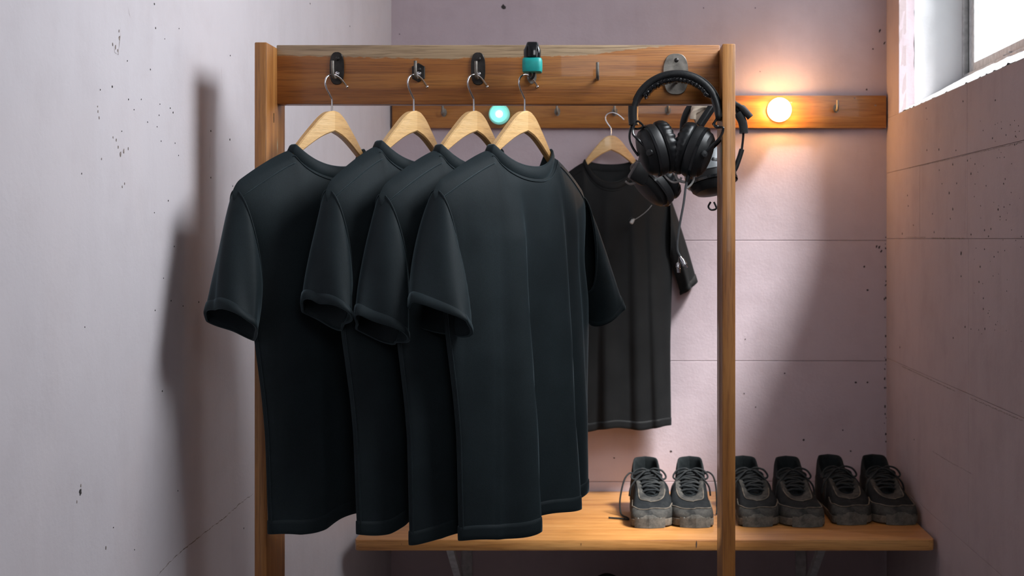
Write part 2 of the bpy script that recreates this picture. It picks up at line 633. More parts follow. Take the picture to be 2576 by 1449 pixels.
prism(bm, [(XR - 0.001, WY0, WZ0), (XO + 0.03, WY0, SZ + 0.014), (XO + 0.03, WY0, WZ0 - 0.02), (XR + 0.004, WY0, WZ0 - 0.006)], (0, WY1 - WY0, 0), 0)
link('window_sill', bm, M['white_paint'], wall_right, angle=60)

# the window itself: aluminium frame, sliding sash, pane
win = bpy.data.objects.new('window_1', None)
C.objects.link(win)
struct(win)
win['label'] = 'aluminium window high in the right wall, white sky behind'


def fr(name, y0, y1, z0, z1, x0, x1, mat, bev=0.002):
    bm = bmesh.new()
    box(bm, (x0, y0, z0), (x1, y1, z1), bev, 1)
    return link(name, bm, mat, win, smooth=False)


fr('jamb', WY1 - 0.006, WY1 + 0.02, SZ - 0.03, WZ1, 0.925, 0.965, M['alu'])
fr('jamb', WY0 - 0.02, WY0 + 0.03, SZ - 0.03, WZ1, 0.925, 0.965, M['alu'])
fr('weather_seal', WY1 - 0.030, WY1 - 0.004, SZ - 0.01, WZ1, 0.938, 0.962, M['seal'], 0.001)
fr('bottom_rail', WY0, WY1 - 0.006, SZ - 0.03, SZ + 0.006, 0.925, 0.965, M['alu'])
fr('top_rail', WY0, WY1 - 0.006, WZ1 - 0.03, WZ1, 0.925, 0.965, M['alu'])
fr('sash_stile', WY1 - 0.075, WY1 - 0.030, SZ + 0.004, WZ1 - 0.03, 0.934, 0.956, M['alu'])
fr('sash_stile', WY0 + 0.03, WY0 + 0.06, SZ + 0.004, WZ1 - 0.03, 0.934, 0.956, M['alu'])
fr('sash_rail', WY0 + 0.06, WY1 - 0.075, SZ + 0.004, SZ + 0.03, 0.934, 0.956, M['alu'])
fr('sash_rail', WY0 + 0.06, WY1 - 0.075, WZ1 - 0.06, WZ1 - 0.03, 0.934, 0.956, M['alu'])
fr('pane', WY0 + 0.06, WY1 - 0.075, SZ + 0.03, WZ1 - 0.06, 0.944, 0.948, M['glass'], 0)
bm = bmesh.new()
for k in range(7):
    c = Vector((0.932 + random.uniform(-.004, .004), 3.28 + random.uniform(-.05, .05), SZ + 0.008))
    s = random.uniform(0.004, 0.010)
    v = [bm.verts.new(c + Vector((random.uniform(-s, s), random.uniform(-s, s) * 1.6, random.uniform(0, s)))) for _ in range(5)]
    bmesh.ops.convex_hull(bm, input=v)
fl = link('paint_flakes', bm, M['white_paint'], win, smooth=False)
fl['kind'] = 'stuff'


# pits, scuffs, cracks of the walls
def blob(bm, c, n, u, r, rx=1.0, seed=0):
    """a thin irregular chip lying on a wall: centre, normal, in-plane axis"""
    n = Vector(n).normalized()
    u = (Vector(u) - n * n.dot(Vector(u))).normalized()
    v = n.cross(u)
    k = 9
    ring = []
    for j in range(k):
        a = 2 * PI * j / k
        rr = r * (0.65 + 0.6 * random.random())
        ring.append(c + u * math.cos(a) * rr + v * math.sin(a) * rr * rx)
    top = [bm.verts.new(p + n * 0.0006) for p in ring]
    bot = [bm.verts.new(p - n * 0.0004) for p in ring]
    bm.faces.new(top)
    for j in range(k):
        bm.faces.new((top[j], bot[j], bot[(j + 1) % k], top[(j + 1) % k]))


NLV, NRV, NBV = Vector((1, KL, 0)), Vector((-1, 0, 0)), Vector((0, -1, 0))
left_px = [(391, 71, 2.4), (388, 10, 2.2), (320, 153, 1.6), (282, 218, 2.6), (378, 175, 1.7), (323, 250, 2.0), (355, 250, 1.4), (337, 276, 1.6), (252, 226, 1.6),
           (402, 262, 1.5), (371, 307, 1.6), (306, 330, 1.6), (449, 391, 1.4), (423, 505, 1.8), (388, 535, 1.2), (438, 620, 1.6), (411, 700, 1.2),
           (430, 757, 1.8), (390, 781, 1.6), (408, 984, 1.8), (414, 98, 1.2), (450, 72, 1.4), (579, 140, 1.7), (530, 330, 2.2), (578, 351, 2.6),
           (447, 1235, 1.6), (285, 1327, 1.4), (338, 1383, 1.4), (613, 1329, 1.6), (530, 447, 1.8), (585, 468, 1.4), (213, 823, 1.4), (435, 283, 2.2), (428, 272, 1.6),
           (205, 437, 1.8), (880, 66, 1.4), (500, 760, 2.0), (460, 770, 1.5), (400, 290, 1.6), (395, 319, 1.4), (440, 360, 1.6), (405, 355, 1.4), (780, 9, 2.0)]
bm = bmesh.new()
for (x, y, r) in left_px:
    c = on_left(x, y)
    blob(bm, c, NLV, (0, 0, 1), r / F * c.y * 1.15, 1.0)
c = on_left(202, 1238)
blob(bm, c, NLV, (0, 0, 1), 8 / F * c.y, 0.9)
o = link('wall_pits', bm, M['pit'], wall_left, smooth=False)
o['kind'] = 'stuff'
bm = bmesh.new()
for (x, y, r) in [(290, 118, 4), (300, 95, 4), (283, 112, 3), (296, 128, 3), (299, 78, 2.5), (303, 387, 5), (311, 380, 4.5), (322, 374, 2.5), (297, 370, 3), (292, 352, 3), (284, 346, 2),
                  (246, 280, 2.5), (249, 296, 2.5), (245, 268, 1.8), (540, 713, 0.1), (266, 1378, 3), (193, 1263, 2.5), (203, 1222, 3), (313, 462, 2.5), (307, 470, 2.0), (255, 400, 2)]:
    c = on_left(x, y)
    blob(bm, c, NLV, (0, 0, 1), 1.45 * r / F * c.y, 0.6)
o = link('plaster_scuffs', bm, M['scuff'], wall_left, smooth=False)
o['kind'] = 'stuff'


def crack(bm, pts, n, wmax, jit, seed):
    """ragged thin groove strip on a wall through points"""
    rnd = random.Random(seed)
    n = Vector(n).normalized()
    out = []
    for a, b in zip(pts, pts[1:]):
        k = max(3, int((b - a).length / 0.006))
        for i in range(k):
            out.append(a.lerp(b, i / k))
    out.append(pts[-1])
    prev = None
    d = (pts[-1] - pts[0]).normalized()
    s = n.cross(d)
    for i, p in enumerate(out):
        q = p + s * rnd.uniform(-jit, jit)
        ww = wmax * rnd.uniform(0.15, 1.0) * (1 if 1 < i < len(out) - 2 else 0.2)
        cur = (bm.verts.new(q + s * ww + n * 0.0003), bm.verts.new(q - s * ww + n * 0.0003))
        if prev:
            bm.faces.new((prev[0], cur[0], cur[1], prev[1]))
        prev = cur


bm = bmesh.new()
crack(bm, [on_left(*q) for q in ((395, 1449), (440, 1400), (500, 1352), (560, 1305), (600, 1270), (637, 1241))], NLV, 0.0011, 0.0012, 2)
crack(bm, [on_left(*q) for q in ((320, 8), (325, 35), (329, 46))], NLV, 0.0005, 0.0008, 3)
crack(bm, [on_left(*q) for q in ((556, 160), (558, 215), (560, 238))], NLV, 0.0004, 0.0006, 5)
crack(bm, [on_left(*q) for q in ((526, 350), (528, 385), (525, 418))], NLV, 0.0006, 0.0007, 6)
crack(bm, [on_left(*q) for q in ((366, 1050), (367, 1010))], NLV, 0.0004, 0.0004, 7)
crack(bm, [on_left(*q) for q in ((302, 55), (303, 85), (300, 110), (297, 138), (288, 132), (287, 112))], NLV, 0.0006, 0.0006, 8)
link('plaster_crack', bm, M['scuff'], wall_left, smooth=False)

right_px = [(2423, 255, 2.6), (2504, 252, 2.6), (2332, 300, 1.5), (2330, 272, 2.0), (2362, 376, 3.0), (2397, 414, 3.0), (2332, 378, 2.4), (2405, 378, 1.8), (2434, 404, 2.0),
            (2453, 413, 1.8), (2363, 428, 1.8), (2388, 485, 3.6), (2407, 461, 2.2), (2397, 526, 3.0), (2346, 538, 2.4), (2391, 550, 2.2), (2298, 566, 2.2), (2511, 527, 3.6),
            (2526, 521, 2.0), (2493, 576, 2.6), (2477, 579, 2.4), (2487, 594, 2.4), (2443, 590, 2.4), (2418, 637, 4.2), (2477, 627, 2.2), (2466, 671, 2.6), (2481, 467, 1.8),
            (2531, 340, 2.0), (2553, 364, 2.4), (2555, 343, 2.0), (2497, 348, 2.4), (2525, 462, 3.0), (2529, 450, 2.4), (2418, 695, 2.4), (2463, 709, 3.2), (2474, 750, 2.0),
            (2474, 777, 2.4), (2486, 788, 1.6), (2428, 822, 2.8), (2478, 827, 2.8), (2443, 828, 1.6), (2285, 518, 2.0), (2283, 492, 2.0), (2443, 437, 2.8), (2370, 462, 1.6),
            (2264, 874, 2.0), (2300, 1106, 1.6), (2398, 850, 2.6), (2516, 545, 2.0), (2570, 595, 1.8), (2501, 646, 1.8), (2511, 634, 1.6), (2375, 600, 2.0), (2350, 584, 2.4), (2270, 588, 2.4)]
bm = bmesh.new()
for (x, y, r) in right_px:
    c = on_right(x, y)
    blob(bm, c, NRV, (0, 0, 1), r / F * c.y * 1.05, 1.0)
rr = random.Random(9)
for k in range(60):
    c = on_right(rr.uniform(2440, 2570), rr.uniform(300, 860))
    blob(bm, c, NRV, (0, 0, 1), rr.uniform(0.8, 1.6) / F * c.y, 1.0)
o = link('wall_pits', bm, M['pit'], wall_right, smooth=False)
o['kind'] = 'stuff'
bm = bmesh.new()
crack(bm, [on_right(2280, 424), on_right(2400, 398), on_right(2430, 390), on_right(2576, 357)], NRV, 0.0010, 0.0008, 12)
crack(bm, [on_right(2278, 597), on_right(2330, 597)], NRV, 0.0012, 0.0003, 13)
crack(bm, [on_right(2342, 599), on_right(2428, 600)], NRV, 0.0018, 0.0003, 14)
crack(bm, [on_right(2268, 921), on_right(2405, 985)], NRV, 0.0014, 0.0004, 15)
crack(bm, [on_right(2440, 1000), on_right(2480, 1018), on_right(2576, 1060)], NRV, 0.0012, 0.001, 16)
crack(bm, [on_right(2345, 1135), on_right(2395, 1165), on_right(2450, 1195)], NRV, 0.0009, 0.001, 17)
crack(bm, [on_right(2428, 392), on_right(2429, 470), on_right(2427, 600)], NRV, 0.0008, 0.0006, 18)
for x, y0, y1 in ((2272, 300, 332), (2297, 310, 380), (2358, 250, 330), (2313, 430, 590), (2326, 620, 645), (2390, 1190, 1100)):
    crack(bm, [on_right(x, y0), on_right(x, y1)], NRV, 0.0005, 0.0005, x)
link('wall_cracks', bm, M['scuff'], wall_right, smooth=False)

back_px = [(1266, 18, 6.5), (1005, 86, 1.8), (2174, 671, 2.6), (2182, 730, 2.8), (2153, 962, 3), (2182, 962, 2.5), (2120, 1082, 2), (2022, 1107, 3.2), (1974, 939, 2), (1688, 1135, 2.8),
           (1875, 853, 1.6), (1901, 1024, 1.6), (1872, 990, 1.6), (1770, 20, 1.4), (1900, 20, 1.6), (2196, 123, 2.2), (2180, 225, 2.4), (1912, 180, 1.4), (2140, 1135, 2.2), (1545, 1152, 2)]
bm = bmesh.new()
for (x, y, r) in back_px:
    c = on_back(x, y)
    blob(bm, c, NBV, (0, 0, 1), r / F * c.y, 1.0)
rr = random.Random(3)
for k in range(26):
    y = rr.uniform(590, 1130)
    c = on_back(2227 + rr.uniform(-2.5, 2.0), y)
    blob(bm, c, NBV, (0, 0, 1), rr.uniform(1.4, 3.6) / F * c.y, 0.6)
for (x, y, r) in ((2213, 78, 5), (2205, 620, 4), (2212, 622, 5), (2217, 632, 5), (2225, 108, 4)):
    c = on_back(x, y)
    blob(bm, c, NBV, (0.4, 0, 1), r / F * c.y, 0.45)
o = link('wall_pits', bm, M['pit'], wall_back, smooth=False)
o['kind'] = 'stuff'


# ------------------------------------------------------------------ hooks
def hook_curve(out, up, drop, x=0.0):
    """J hook in the y-z plane: leaves the board at z=drop, comes out, turns up"""
    return smooth_pts([(x, 0.002, drop + 0.004), (x, -out * 0.45, drop - 0.001), (x, -out * 0.86, drop), (x, -out, drop + 0.008), (x, -out * 1.02, up)], 6)


def coat_hook(parent, c, kind, out=0.036, up=0.022, drop=-0.006, r=0.0026, mat='pale_steel'):
    """c: centre of the hook's foot on the board front"""
    bm = bmesh.new()
    tube(bm, [Vector(c) + p for p in hook_curve(out, up, drop)], r, 10)
    h = link('coat_hook', bm, M[mat], parent)
    if kind in ('oval', 'hex', 'big'):
        hw, z0, z1, n, pm = {'oval': (0.0118, -0.014, 0.040, 24, 'black_iron'), 'hex': (0.0118, -0.010, 0.022, 6, 'black_iron'), 'big': (0.0205, -0.022, 0.046, 28, 'pale_steel')}[kind]
        bm = bmesh.new()
        zc, hz = (z0 + z1) / 2, (z1 - z0) / 2
        poly = []
        for j in range(n):
            a = 2 * PI * (j + 0.5) / n
            cx, cz = math.cos(a), math.sin(a)
            k = 0.7
            poly.append(Vector(c) + Vector((hw * math.copysign(abs(cx) ** k, cx), 0.0005, zc + hz * math.copysign(abs(cz) ** 0.72, cz))))
        prism(bm, poly, (0, -0.0035, 0), 0, 0.0008, 1)
        link('backplate', bm, M[pm], h, angle=30)
        for zz, mm in ((z1 - 0.011, 'black_iron'), (0.004, 'steel')):
            bm = bmesh.new()
            lathe(bm, [(0.0038, 0), (0.0036, 0.0012), (0.002, 0.0022), (1e-6, 0.0024)], Matrix.Translation(Vector(c) + Vector((0.001, -0.003, zz))) @ Matrix.Rotation(PI / 2, 4, 'X'), 14)
            link('screw', bm, M[mm], h)
    elif kind == 'small':
        bm = bmesh.new()
        prism(bm, [Vector(c) + Vector((0.008 * math.cos(a), 0.0005, 0.002 + 0.012 * math.sin(a))) for a in [2 * PI * j / 14 for j in range(14)]], (0, -0.003, 0), 0)
        link('backplate', bm, M['pale_steel'], h)
    return h


# ------------------------------------------------------------------ the front rack
DP = 2.205                                    # front of the posts
DB = 2.272                                    # front of the crossbar
rack = thing('clothes_rack', 'varnished oak clothes rack with two posts and a row of hooks, holding four T-shirts', 'clothes rack', (0, 2.28, 0))
RL = Vector((0, 2.28, 0))


def rackpart(name, bm, mat, **k):
    bmesh.ops.translate(bm, verts=bm.verts, vec=-RL)
    return link(name, bm, mat, rack, **k)


s = DP / F
xa, xb = (640 - VPX) * s, (671 - VPX) * s
xc, xd = (1817 - VPX) * s, (1850 - VPX) * s
ztop = EYE + (600 - 106) * s
bm = bmesh.new()
box(bm, (xa, DP, 0), (xb, DP + 0.122, ztop), 0.0018)
rackpart('post', bm, M['rack_post'])
bm = bmesh.new()
box(bm, (xc, DP, 0), (xd, DP + 0.115, EYE + (600 - 110) * s), 0.0018)
rackpart('post', bm, M['rack_post'])
sb = DB / F
bz0, bz1 = EYE + (600 - 262) * sb, EYE + (600 - 113) * sb
bm = bmesh.new()
box(bm, (xb - 0.001, DB, bz0), (xc + 0.001, DB + 0.03, bz1), 0.0016)
rackpart('crossbar', bm, M['rack_beam'])
bm = bmesh.new()
box(bm, (xb - 0.001, DB + 0.02, 0.10), (xc + 0.001, DB + 0.045, 0.16), 0.002)
rackpart('stretcher', bm, M['rack_beam'])
HK = [(848, 192, 'oval'), (1053, 192, 'hex'), (1203, 193, 'oval'), (1338, 196, 'small'), (1504, 196, 'none'), (1700, 205, 'big')]
for (x, y, k) in HK:
    p = P(x, y, DB) - RL
    coat_hook(rack, p, k, up=0.021 if k != 'big' else 0.010, drop=-0.003)
# wear marks and dents on the posts
bm = bmesh.new()
for (x, y, h) in ((688, 285, 10), (686, 292, 5)):
    c = Vector((xb, DP + 0.045, EYE - (y - 600) * s))
    blob(bm, c, (1, 0, 0), (0, 0, 1), 0.006, 0.22)
rackpart('knot', bm, M['pit'], smooth=False)

# ------------------------------------------------------------------ hangers
HZ = [(0, 0), (0.012, -0.0025), (0.025, -0.0115), (0.040, -0.027), (0.055, -0.0435), (0.07, -0.0615), (0.085, -0.079), (0.11, -0.097), (0.15, -0.122), (0.185, -0.145), (0.20, -0.155)]
HB = [(0, -0.034), (0.02, -0.0415), (0.04, -0.0535), (0.07, -0.076), (0.09, -0.093), (0.11, -0.110), (0.15, -0.136), (0.185, -0.156), (0.20, -0.165)]
BEND = 0.16


def hbend(x):
    return BEND * (math.sqrt(x * x + 0.0004) - 0.02)


def make_hanger(label, group, loc, rz, k=1.0, tall=1.0):
    hg = thing('clothes_hanger', label, 'hanger', loc, rz, group)
    ty = 0.0075
    for sgn, mt in ((-1, 'hanger_l'), (1, 'hanger_r')):
        bm = bmesh.new()
        rings = []
        N = 34
        for i in range(N + 1):
            x = 0.150 * i / N
            zt, zb = sinterp(HZ, x) * tall, sinterp(HB, x) * tall
            if zt - zb < 0.008:
                zb = zt - 0.008
            f = 1.0 - 0.35 * (x / 0.150)
            e = 0.0022
            yc = hbend(x)
            t_ = ty * f
            ring = [(-t_, zt - e), (-t_ + e, zt), (t_ - e, zt), (t_, zt - e), (t_, zb + e), (t_ - e, zb), (-t_ + e, zb), (-t_, zb + e)]
            rings.append([Vector((sgn * x * k, (yc + a) * k, b * k)) for a, b in ring])
        loft(bm, rings, True, True, True)
        link('hanger_arm', bm, M[mt], hg, angle=30)
    bm = bmesh.new()
    pts = smooth_pts([(0, 0, -0.006), (0, 0, 0.017), (-0.002, 0, 0.022), (-0.012, 0, 0.036), (-0.0145, 0, 0.046), (-0.010, 0, 0.055), (0.002, 0, 0.0595), (0.016, 0, 0.056), (0.026, 0, 0.049), (0.033, 0, 0.0425)], 6)
    pts = [p * 1.0 for p in pts]
    tube(bm, [p * k for p in pts], 0.00165 * k, 10)
    sphere(bm, pts[-1] * k, 0.0026 * k, 8)
    link('hook', bm, M['steel'], hg)
    return hg


# ------------------------------------------------------------------ T-shirts
SHIRT_MESH = {}


class Shirt:
    def __init__(s, ws=0.190, wc=0.180, wh=0.158, zn=-0.068, zs=-0.128, za=-0.300, zh=-0.668, xn=0.079, near_drop=0.040, far_drop=0.085,
                 folds=(), ffolds=(), tc=0.034, th=0.030, wave=0.0, seed=1, cuff=(0.248, -0.306, 0.172, -0.353, 0.055), far=0.45, kz=1.0, hshift=0.0, tilt=0.0):
        s.__dict__.update(locals())
        s.rnd = random.Random(seed)

    def ztop(s, x, side):
        ax = abs(x)
        if ax < s.xn:
            d = s.near_drop if side < 0 else s.far_drop
            return s.zn - d * (max(0.0, 1 - (ax / s.xn) ** 2.2)) ** 0.75
        t = (ax - s.xn) / (s.ws - s.xn)
        z = s.zn + (s.zs - s.zn) * (t ** 1.22)
        if t > 0.85:
            z -= 0.010 * ((t - 0.85) / 0.15) ** 2
        return z

    def width(s, z):
        return sinterp([(s.zh, s.wh), ((s.zh + s.za) / 2, (s.wc + s.wh) / 2 - 0.004), (s.za - 0.02, s.wc), (s.za + 0.06, s.wc * 0.965), (s.zs - 0.02, s.ws), (0, s.ws)], z)

    def fold(s, x, lst):
        v = 0.0
        for (x0, a, wl, wr) in lst:
            d = x - x0
            if d < 0:
                v += a * math.sin(PI / 2 * max(0.0, 1 + d / wl)) if d > -wl else 0.0
            else:
                v += a * math.exp(-(d / wr) ** 2)
        return v

    def pt(s, u, side, v, off=0.0):
        """u -1..1 across, side -1 near / +1 far panel, v 0 hem .. 1 top"""
        xt = u * s.ws
        zt = s.ztop(xt, side)
        zh = s.zh + s.tilt * u - 0.006 * max(0, 1 - abs(u + 0.72) / 0.5) + s.wave * math.sin(3.1 * u + s.seed) + 0.004 * math.sin(7 * u + 2 * s.seed)
        z = zh + (zt - zh) * v
        wd = s.width(z)
        x = u * wd
        # lower part swings a little
        low = max(0.0, min(1.0, (s.za + 0.16 - z) / (s.za + 0.16 - s.zh)))
        T = s.tc + (s.th - s.tc) * low
        prof = max(0.0, 1 - abs(u) ** 2.6) ** 0.5
        top = max(0.0, zt - z)
        tap = (1 - (1 - min(1.0, top / 0.11)) ** 2) ** 0.5
        y = T * (1 if side < 0 else s.far) * prof * tap
        if abs(xt) < s.xn:
            y += (0.020 * (1 - (xt / s.xn) ** 2) + 0.004) * (1 - tap)
        y = max(y, 0.0106 * min(1, top / 0.006) * prof if prof > .3 else y)
        A = max(0.0, min(1.0, (s.zs + 0.02 - z) / 0.10)) * (0.16 + 0.84 * max(0.0, min(1.0, (s.zs - z) / (s.zs - s.zh))))
        edge = 1 - abs(u) ** 6
        y += A * edge * s.fold(x + 0.05 * (z - s.zh) * (u), s.folds if side < 0 else s.ffolds)
        y += 0.0022 * edge * min(1, top / 0.05) * noise.noise(Vector((x * 16, side * 3.0, z * 9 + s.seed * 5)))
        y += edge * (0.3 + 0.7 * A) * min(1, top / 0.06) * 0.0075 * noise.noise(Vector((x * 15 + 2.5 * s.seed, side * 2.0, z * 2.6 + s.seed * 3)))
        yc = hbend(x) * max(0.0, 1 - (s.zn - z) / 0.45)
        n_out = off
        return Vector((x * (1 + n_out * 3) + s.hshift * low, side * (y + n_out) + yc, z))


def cols(n):
    return [math.sin(PI / 2 * (-1 + 2 * i / n)) for i in range(n + 1)]


def shirt_build(name_label, group, loc, rz, sh, mat):
    root = thing('t_shirt', name_label, 'T-shirt', loc, rz, group)
    NU, NV = 96, 84
    us = cols(NU)
    loop = [(u, -1) for u in us] + [(u, 1) for u in us[::-1][1:-1]]
    bm = bmesh.new()
    loft(bm, [[sh.pt(u, sd, (i / NV)) for (u, sd) in loop] for i in range(NV + 1)], True)
    body = link('body', bm, mat, root, angle=0)
    # turned hem: a slightly proud band
    bm = bmesh.new()
    rows = []
    hh = 0.022 / (sh.zn - sh.zh)
    for vv, of in ((-0.001, -0.0012), (-0.003, 0.0004), (-0.001, 0.0012), (hh * 0.3, 0.0014), (hh * 0.7, 0.0014), (hh * 0.97, 0.0012), (hh, -0.0003)):
        rows.append([sh.pt(u, sd, vv, of) for (u, sd) in loop])
    loft(bm, rows, True)
    link('hem', bm, mat, body, angle=0)
    # seams: shoulder seams and side seam
    bm = bmesh.new()
    for sg in (-1, 1):
        pts = []
        for i in range(26):
            t = i / 25
            u = sg * ((sh.xn + 0.003) / sh.ws + (0.975 - (sh.xn + 0.003) / sh.ws) * t)
            zt = sh.ztop(u * sh.ws, -1)
            v = 1 - (0.020 + 0.004 * t) / (zt - sh.zh)
            pts.append(sh.pt(u, -1, v, 0.0002))
        tube(bm, pts, 0.0012, 6)
        link('seam', bm, mat, body, angle=0)
        bm = bmesh.new()
    pts = [sh.pt(-0.985, -1, i / 40 * 0.66, 0.0004) for i in range(41)]
    tube(bm, pts, 0.0011, 6)
    link('seam', bm, mat, body, angle=0)
    # collar band
    bm = bmesh.new()
    na = 72
    r0, r1, r2, r3 = [], [], [], []
    for j in range(na):
        a = 2 * PI * j / na
        sd = -1 if math.sin(a) <= 0 else 1
        x = sh.xn * 1.0 * math.cos(a)
        p = sh.pt(x / sh.ws, sd, 0.999)
        ny = abs(math.sin(a)) ** 0.7
        base = Vector((p.x, p.y + sd * 0.001, p.z))
        up = Vector((p.x * 0.93, hbend(p.x) * .9 + sd * (0.0030 + 0.0165 * ny), p.z + 0.0175 * (0.6 + 0.4 * ny)))
        d = Vector((math.cos(a) * 0.6, sd * ny, 0.0)) * 0.0016
        r0.append(base + d * 0.3 - Vector((0, 0, 0.003)))
        r1.append(base.lerp(up, 0.12) + d * 1.5)
        r2.append(base.lerp(up, 0.85) + d * 1.4)
        r3.append(up + d * 0.2)
    inn2 = [p - Vector((math.cos(2 * PI * j / na) * 0.0012, 0.0, 0.003)) - Vector((0, (1 if math.sin(2 * PI * j / na) > 0 else -1) * 0.002, 0)) for j, p in enumerate(r3)]
    inn1 = [p - Vector((math.cos(2 * PI * j / na) * 0.0012, (1 if math.sin(2 * PI * j / na) > 0 else -1) * 0.003, 0.0)) for j, p in enumerate(r0)]
    loft(bm, [r0, r1, r2, r3, inn2, inn1], True)
    link('collar', bm, mat, root, angle=0)
    # neck seam just under the collar
    bm = bmesh.new()
    pts = [sh.pt(sh.xn * 1.06 * math.cos(a) / sh.ws, -1, 0.999 - 0.006 / (sh.zn - sh.zh) - 0.004, 0.0006) for a in [PI + PI * j / 40 for j in range(2, 39)]]
    tube(bm, pts, 0.0009, 6)
    link('neck_seam', bm, mat, root, angle=0)
    # sleeves
    for sg in (-1, 1):
        ox, oz, ix, iz, hy = sh.cuff
        if sg > 0:
            ox, ix, hy = ox - 0.012, ix + 0.010, hy * 0.85
        NK, NP = 26, 56

        def sp(k, j, off=0.0, sg=sg, ox=ox, oz=oz, ix=ix, iz=iz, hy=hy):
            a = 2 * PI * j / NP
            ca, sa = math.cos(a), math.sin(a)
            # armhole ring
            ztp, zbt = sh.zs - 0.004, sh.za
            xt_, xb_ = sh.ws * 0.955, sh.wc * 0.95
            c0 = Vector(((xt_ + xb_) / 2, hbend(sh.ws) * 0.5, (ztp + zbt) / 2))
            a0 = Vector(((xt_ - xb_) / 2, hbend(sh.ws) * 0.45, (ztp - zbt) / 2))
            h0 = 0.024
            c1 = Vector(((ox + ix) / 2, 0.006, (oz + iz) / 2))
            a1 = Vector(((ox - ix) / 2, 0.004, (oz - iz) / 2))
            e = k * k * (3 - 2 * k) * 0.35 + k * 0.65
            c = c0.lerp(c1, e)
            av = a0.lerp(a1, e)
            hyk = h0 + (hy - h0) * (k ** 0.75)
            # sections are pinched along the crease
            ee = 0.9 + 0.5 * k
            ys = math.copysign(abs(sa) ** ee, sa)
            ca = math.copysign(abs(ca) ** ee, ca)
            p = c + av * ca + Vector((0, 1, 0)) * (ys * hyk)
            # cap roundness near the shoulder, soft lengthwise folds below
            p += Vector((0.003, 0, 0.001)) * math.sin(PI * min(1, k * 1.1)) * max(0, ca)
            ripple = 0.0045 * k * math.sin(3 * a + sh.seed * 1.7 + 2.2 * k) + 0.003 * k * math.sin(5 * a + sh.seed + 4 * k)
            d = Vector((av.x * ca, hyk * ys, av.z * ca))
            if d.length > 1e-6:
                d.normalize()
            p += d * (ripple + off)
            return Vector((sg * p.x, p.y, p.z))

        bm = bmesh.new()
        loft(bm, [[sp(k / NK, j) for j in range(NP)] for k in range(NK + 1)], True)
        sl = link('sleeve', bm, mat, root, angle=0)
        bm = bmesh.new()
        rows = []
        for k, of in ((0.995, -0.003), (1.004, -0.0005), (1.006, 0.0008), (1.0, 0.0020), (0.95, 0.0022), (0.895, 0.0018), (0.885, -0.0004)):
            rows.append([sp(k, j, of) for j in range(NP)])
        loft(bm, rows, True)
        link('cuff', bm, mat, sl, angle=0)
        bm = bmesh.new()
        pts = [sp(0.03, j, 0.0012) for j in range(NP)]
        pts.append(pts[0])
        tube(bm, pts, 0.0012, 6, cap=False)
        link('armhole_seam', bm, mat, sl, angle=0)
    return root


DH = 2.243                                      # depth of the hanger plane's middle
TH = R(54)
HG = 'wooden hangers on the front rack'
SG = 'black T-shirts on the front rack'
specs = [
    (835, 'leftmost of the four', 'the leftmost hook', Shirt(seed=1, ws=0.182, folds=[(-0.07, 0.012, 0.07, 0.02), (0.03, 0.014, 0.10, 0.02)], ffolds=[(0, 0.008, 0.05, 0.05)], tilt=0.012,
                                        cuff=(0.230, -0.312, 0.165, -0.362, 0.054), zh=-0.657, wh=0.143, wc=0.160, hshift=0.012), 54),
    (1041, 'second from left', 'the second hook', Shirt(seed=2, ws=0.178, folds=[(-0.08, 0.012, 0.07, 0.02), (0.01, 0.012, 0.09, 0.02)], ffolds=[(0.03, 0.008, 0.05, 0.05)], tilt=0.012,
                                         cuff=(0.218, -0.300, 0.166, -0.346, 0.050), zh=-0.652, zn=-0.062, wh=0.142, wc=0.164, hshift=0.010), 57),
    (1192, 'third from left', 'the third hook', Shirt(seed=3, folds=[(-0.08, 0.012, 0.07, 0.02), (0.0, 0.012, 0.08, 0.02)], ffolds=[(0.0, 0.008, 0.05, 0.05)], tilt=0.012,
                                        cuff=(0.240, -0.326, 0.172, -0.372, 0.050), zh=-0.664, zs=-0.134, wh=0.148, wc=0.170), 54),
    (1320, 'foremost, its whole back showing', 'the hook under the teal clip', Shirt(seed=4, folds=[(-0.118, 0.018, 0.05, 0.012), (-0.056, 0.052, 0.060, 0.011), (0.066, 0.038, 0.10, 0.011), (0.132, 0.014, 0.05, 0.010)],
                                         ffolds=[(0.0, 0.008, 0.05, 0.05)], zh=-0.656, tilt=0.018, cuff=(0.248, -0.306, 0.166, -0.360, 0.072)), 54)]
for (px, which, hk, sh, k) in specs:
    loc = P(px, 279, DH)
    make_hanger('pale wooden hanger on ' + hk + ' of the front rack', HG, loc, R(k))
    shirt_build('black T-shirt seen from behind on the front rack, ' + which, SG, loc, R(k), sh, M['shirt'])

# ------------------------------------------------------------------ back rail with hooks, bulbs, the shirt on the wall
DRL = 3.808
sr = DRL / F
rail = thing('hook_rail', 'varnished pine hook rail screwed along the mauve back wall', 'hook rail', (0, DRL, EYE))
bm = bmesh.new()
box(bm, ((986 - VPX) * sr, 0, (600 - 322) * sr), ((2230 - VPX) * sr, YB - DRL + 0.0, (600 - 240) * sr), 0.0022)
link('board', bm, M['rail'], rail)
for (x, y) in ((1117, 285), (1402, 283), (1546, 283), (1680, 280), (2103, 275)):
    coat_hook(rail, P(x, y, DRL) - Vector((0, DRL, EYE)), 'small', out=0.030, up=0.022, drop=-0.003, r=0.0034)
for (x, y) in ((1990, 258), (2202, 265), (2150, 247)):
    bm = bmesh.new()
    blob(bm, P(x, y, DRL) - Vector((0, DRL, EYE)), (0, -1, 0), (1, 0, 0), 0.0035, 0.5)
    link('knot', bm, M['scuff'], rail, smooth=False)


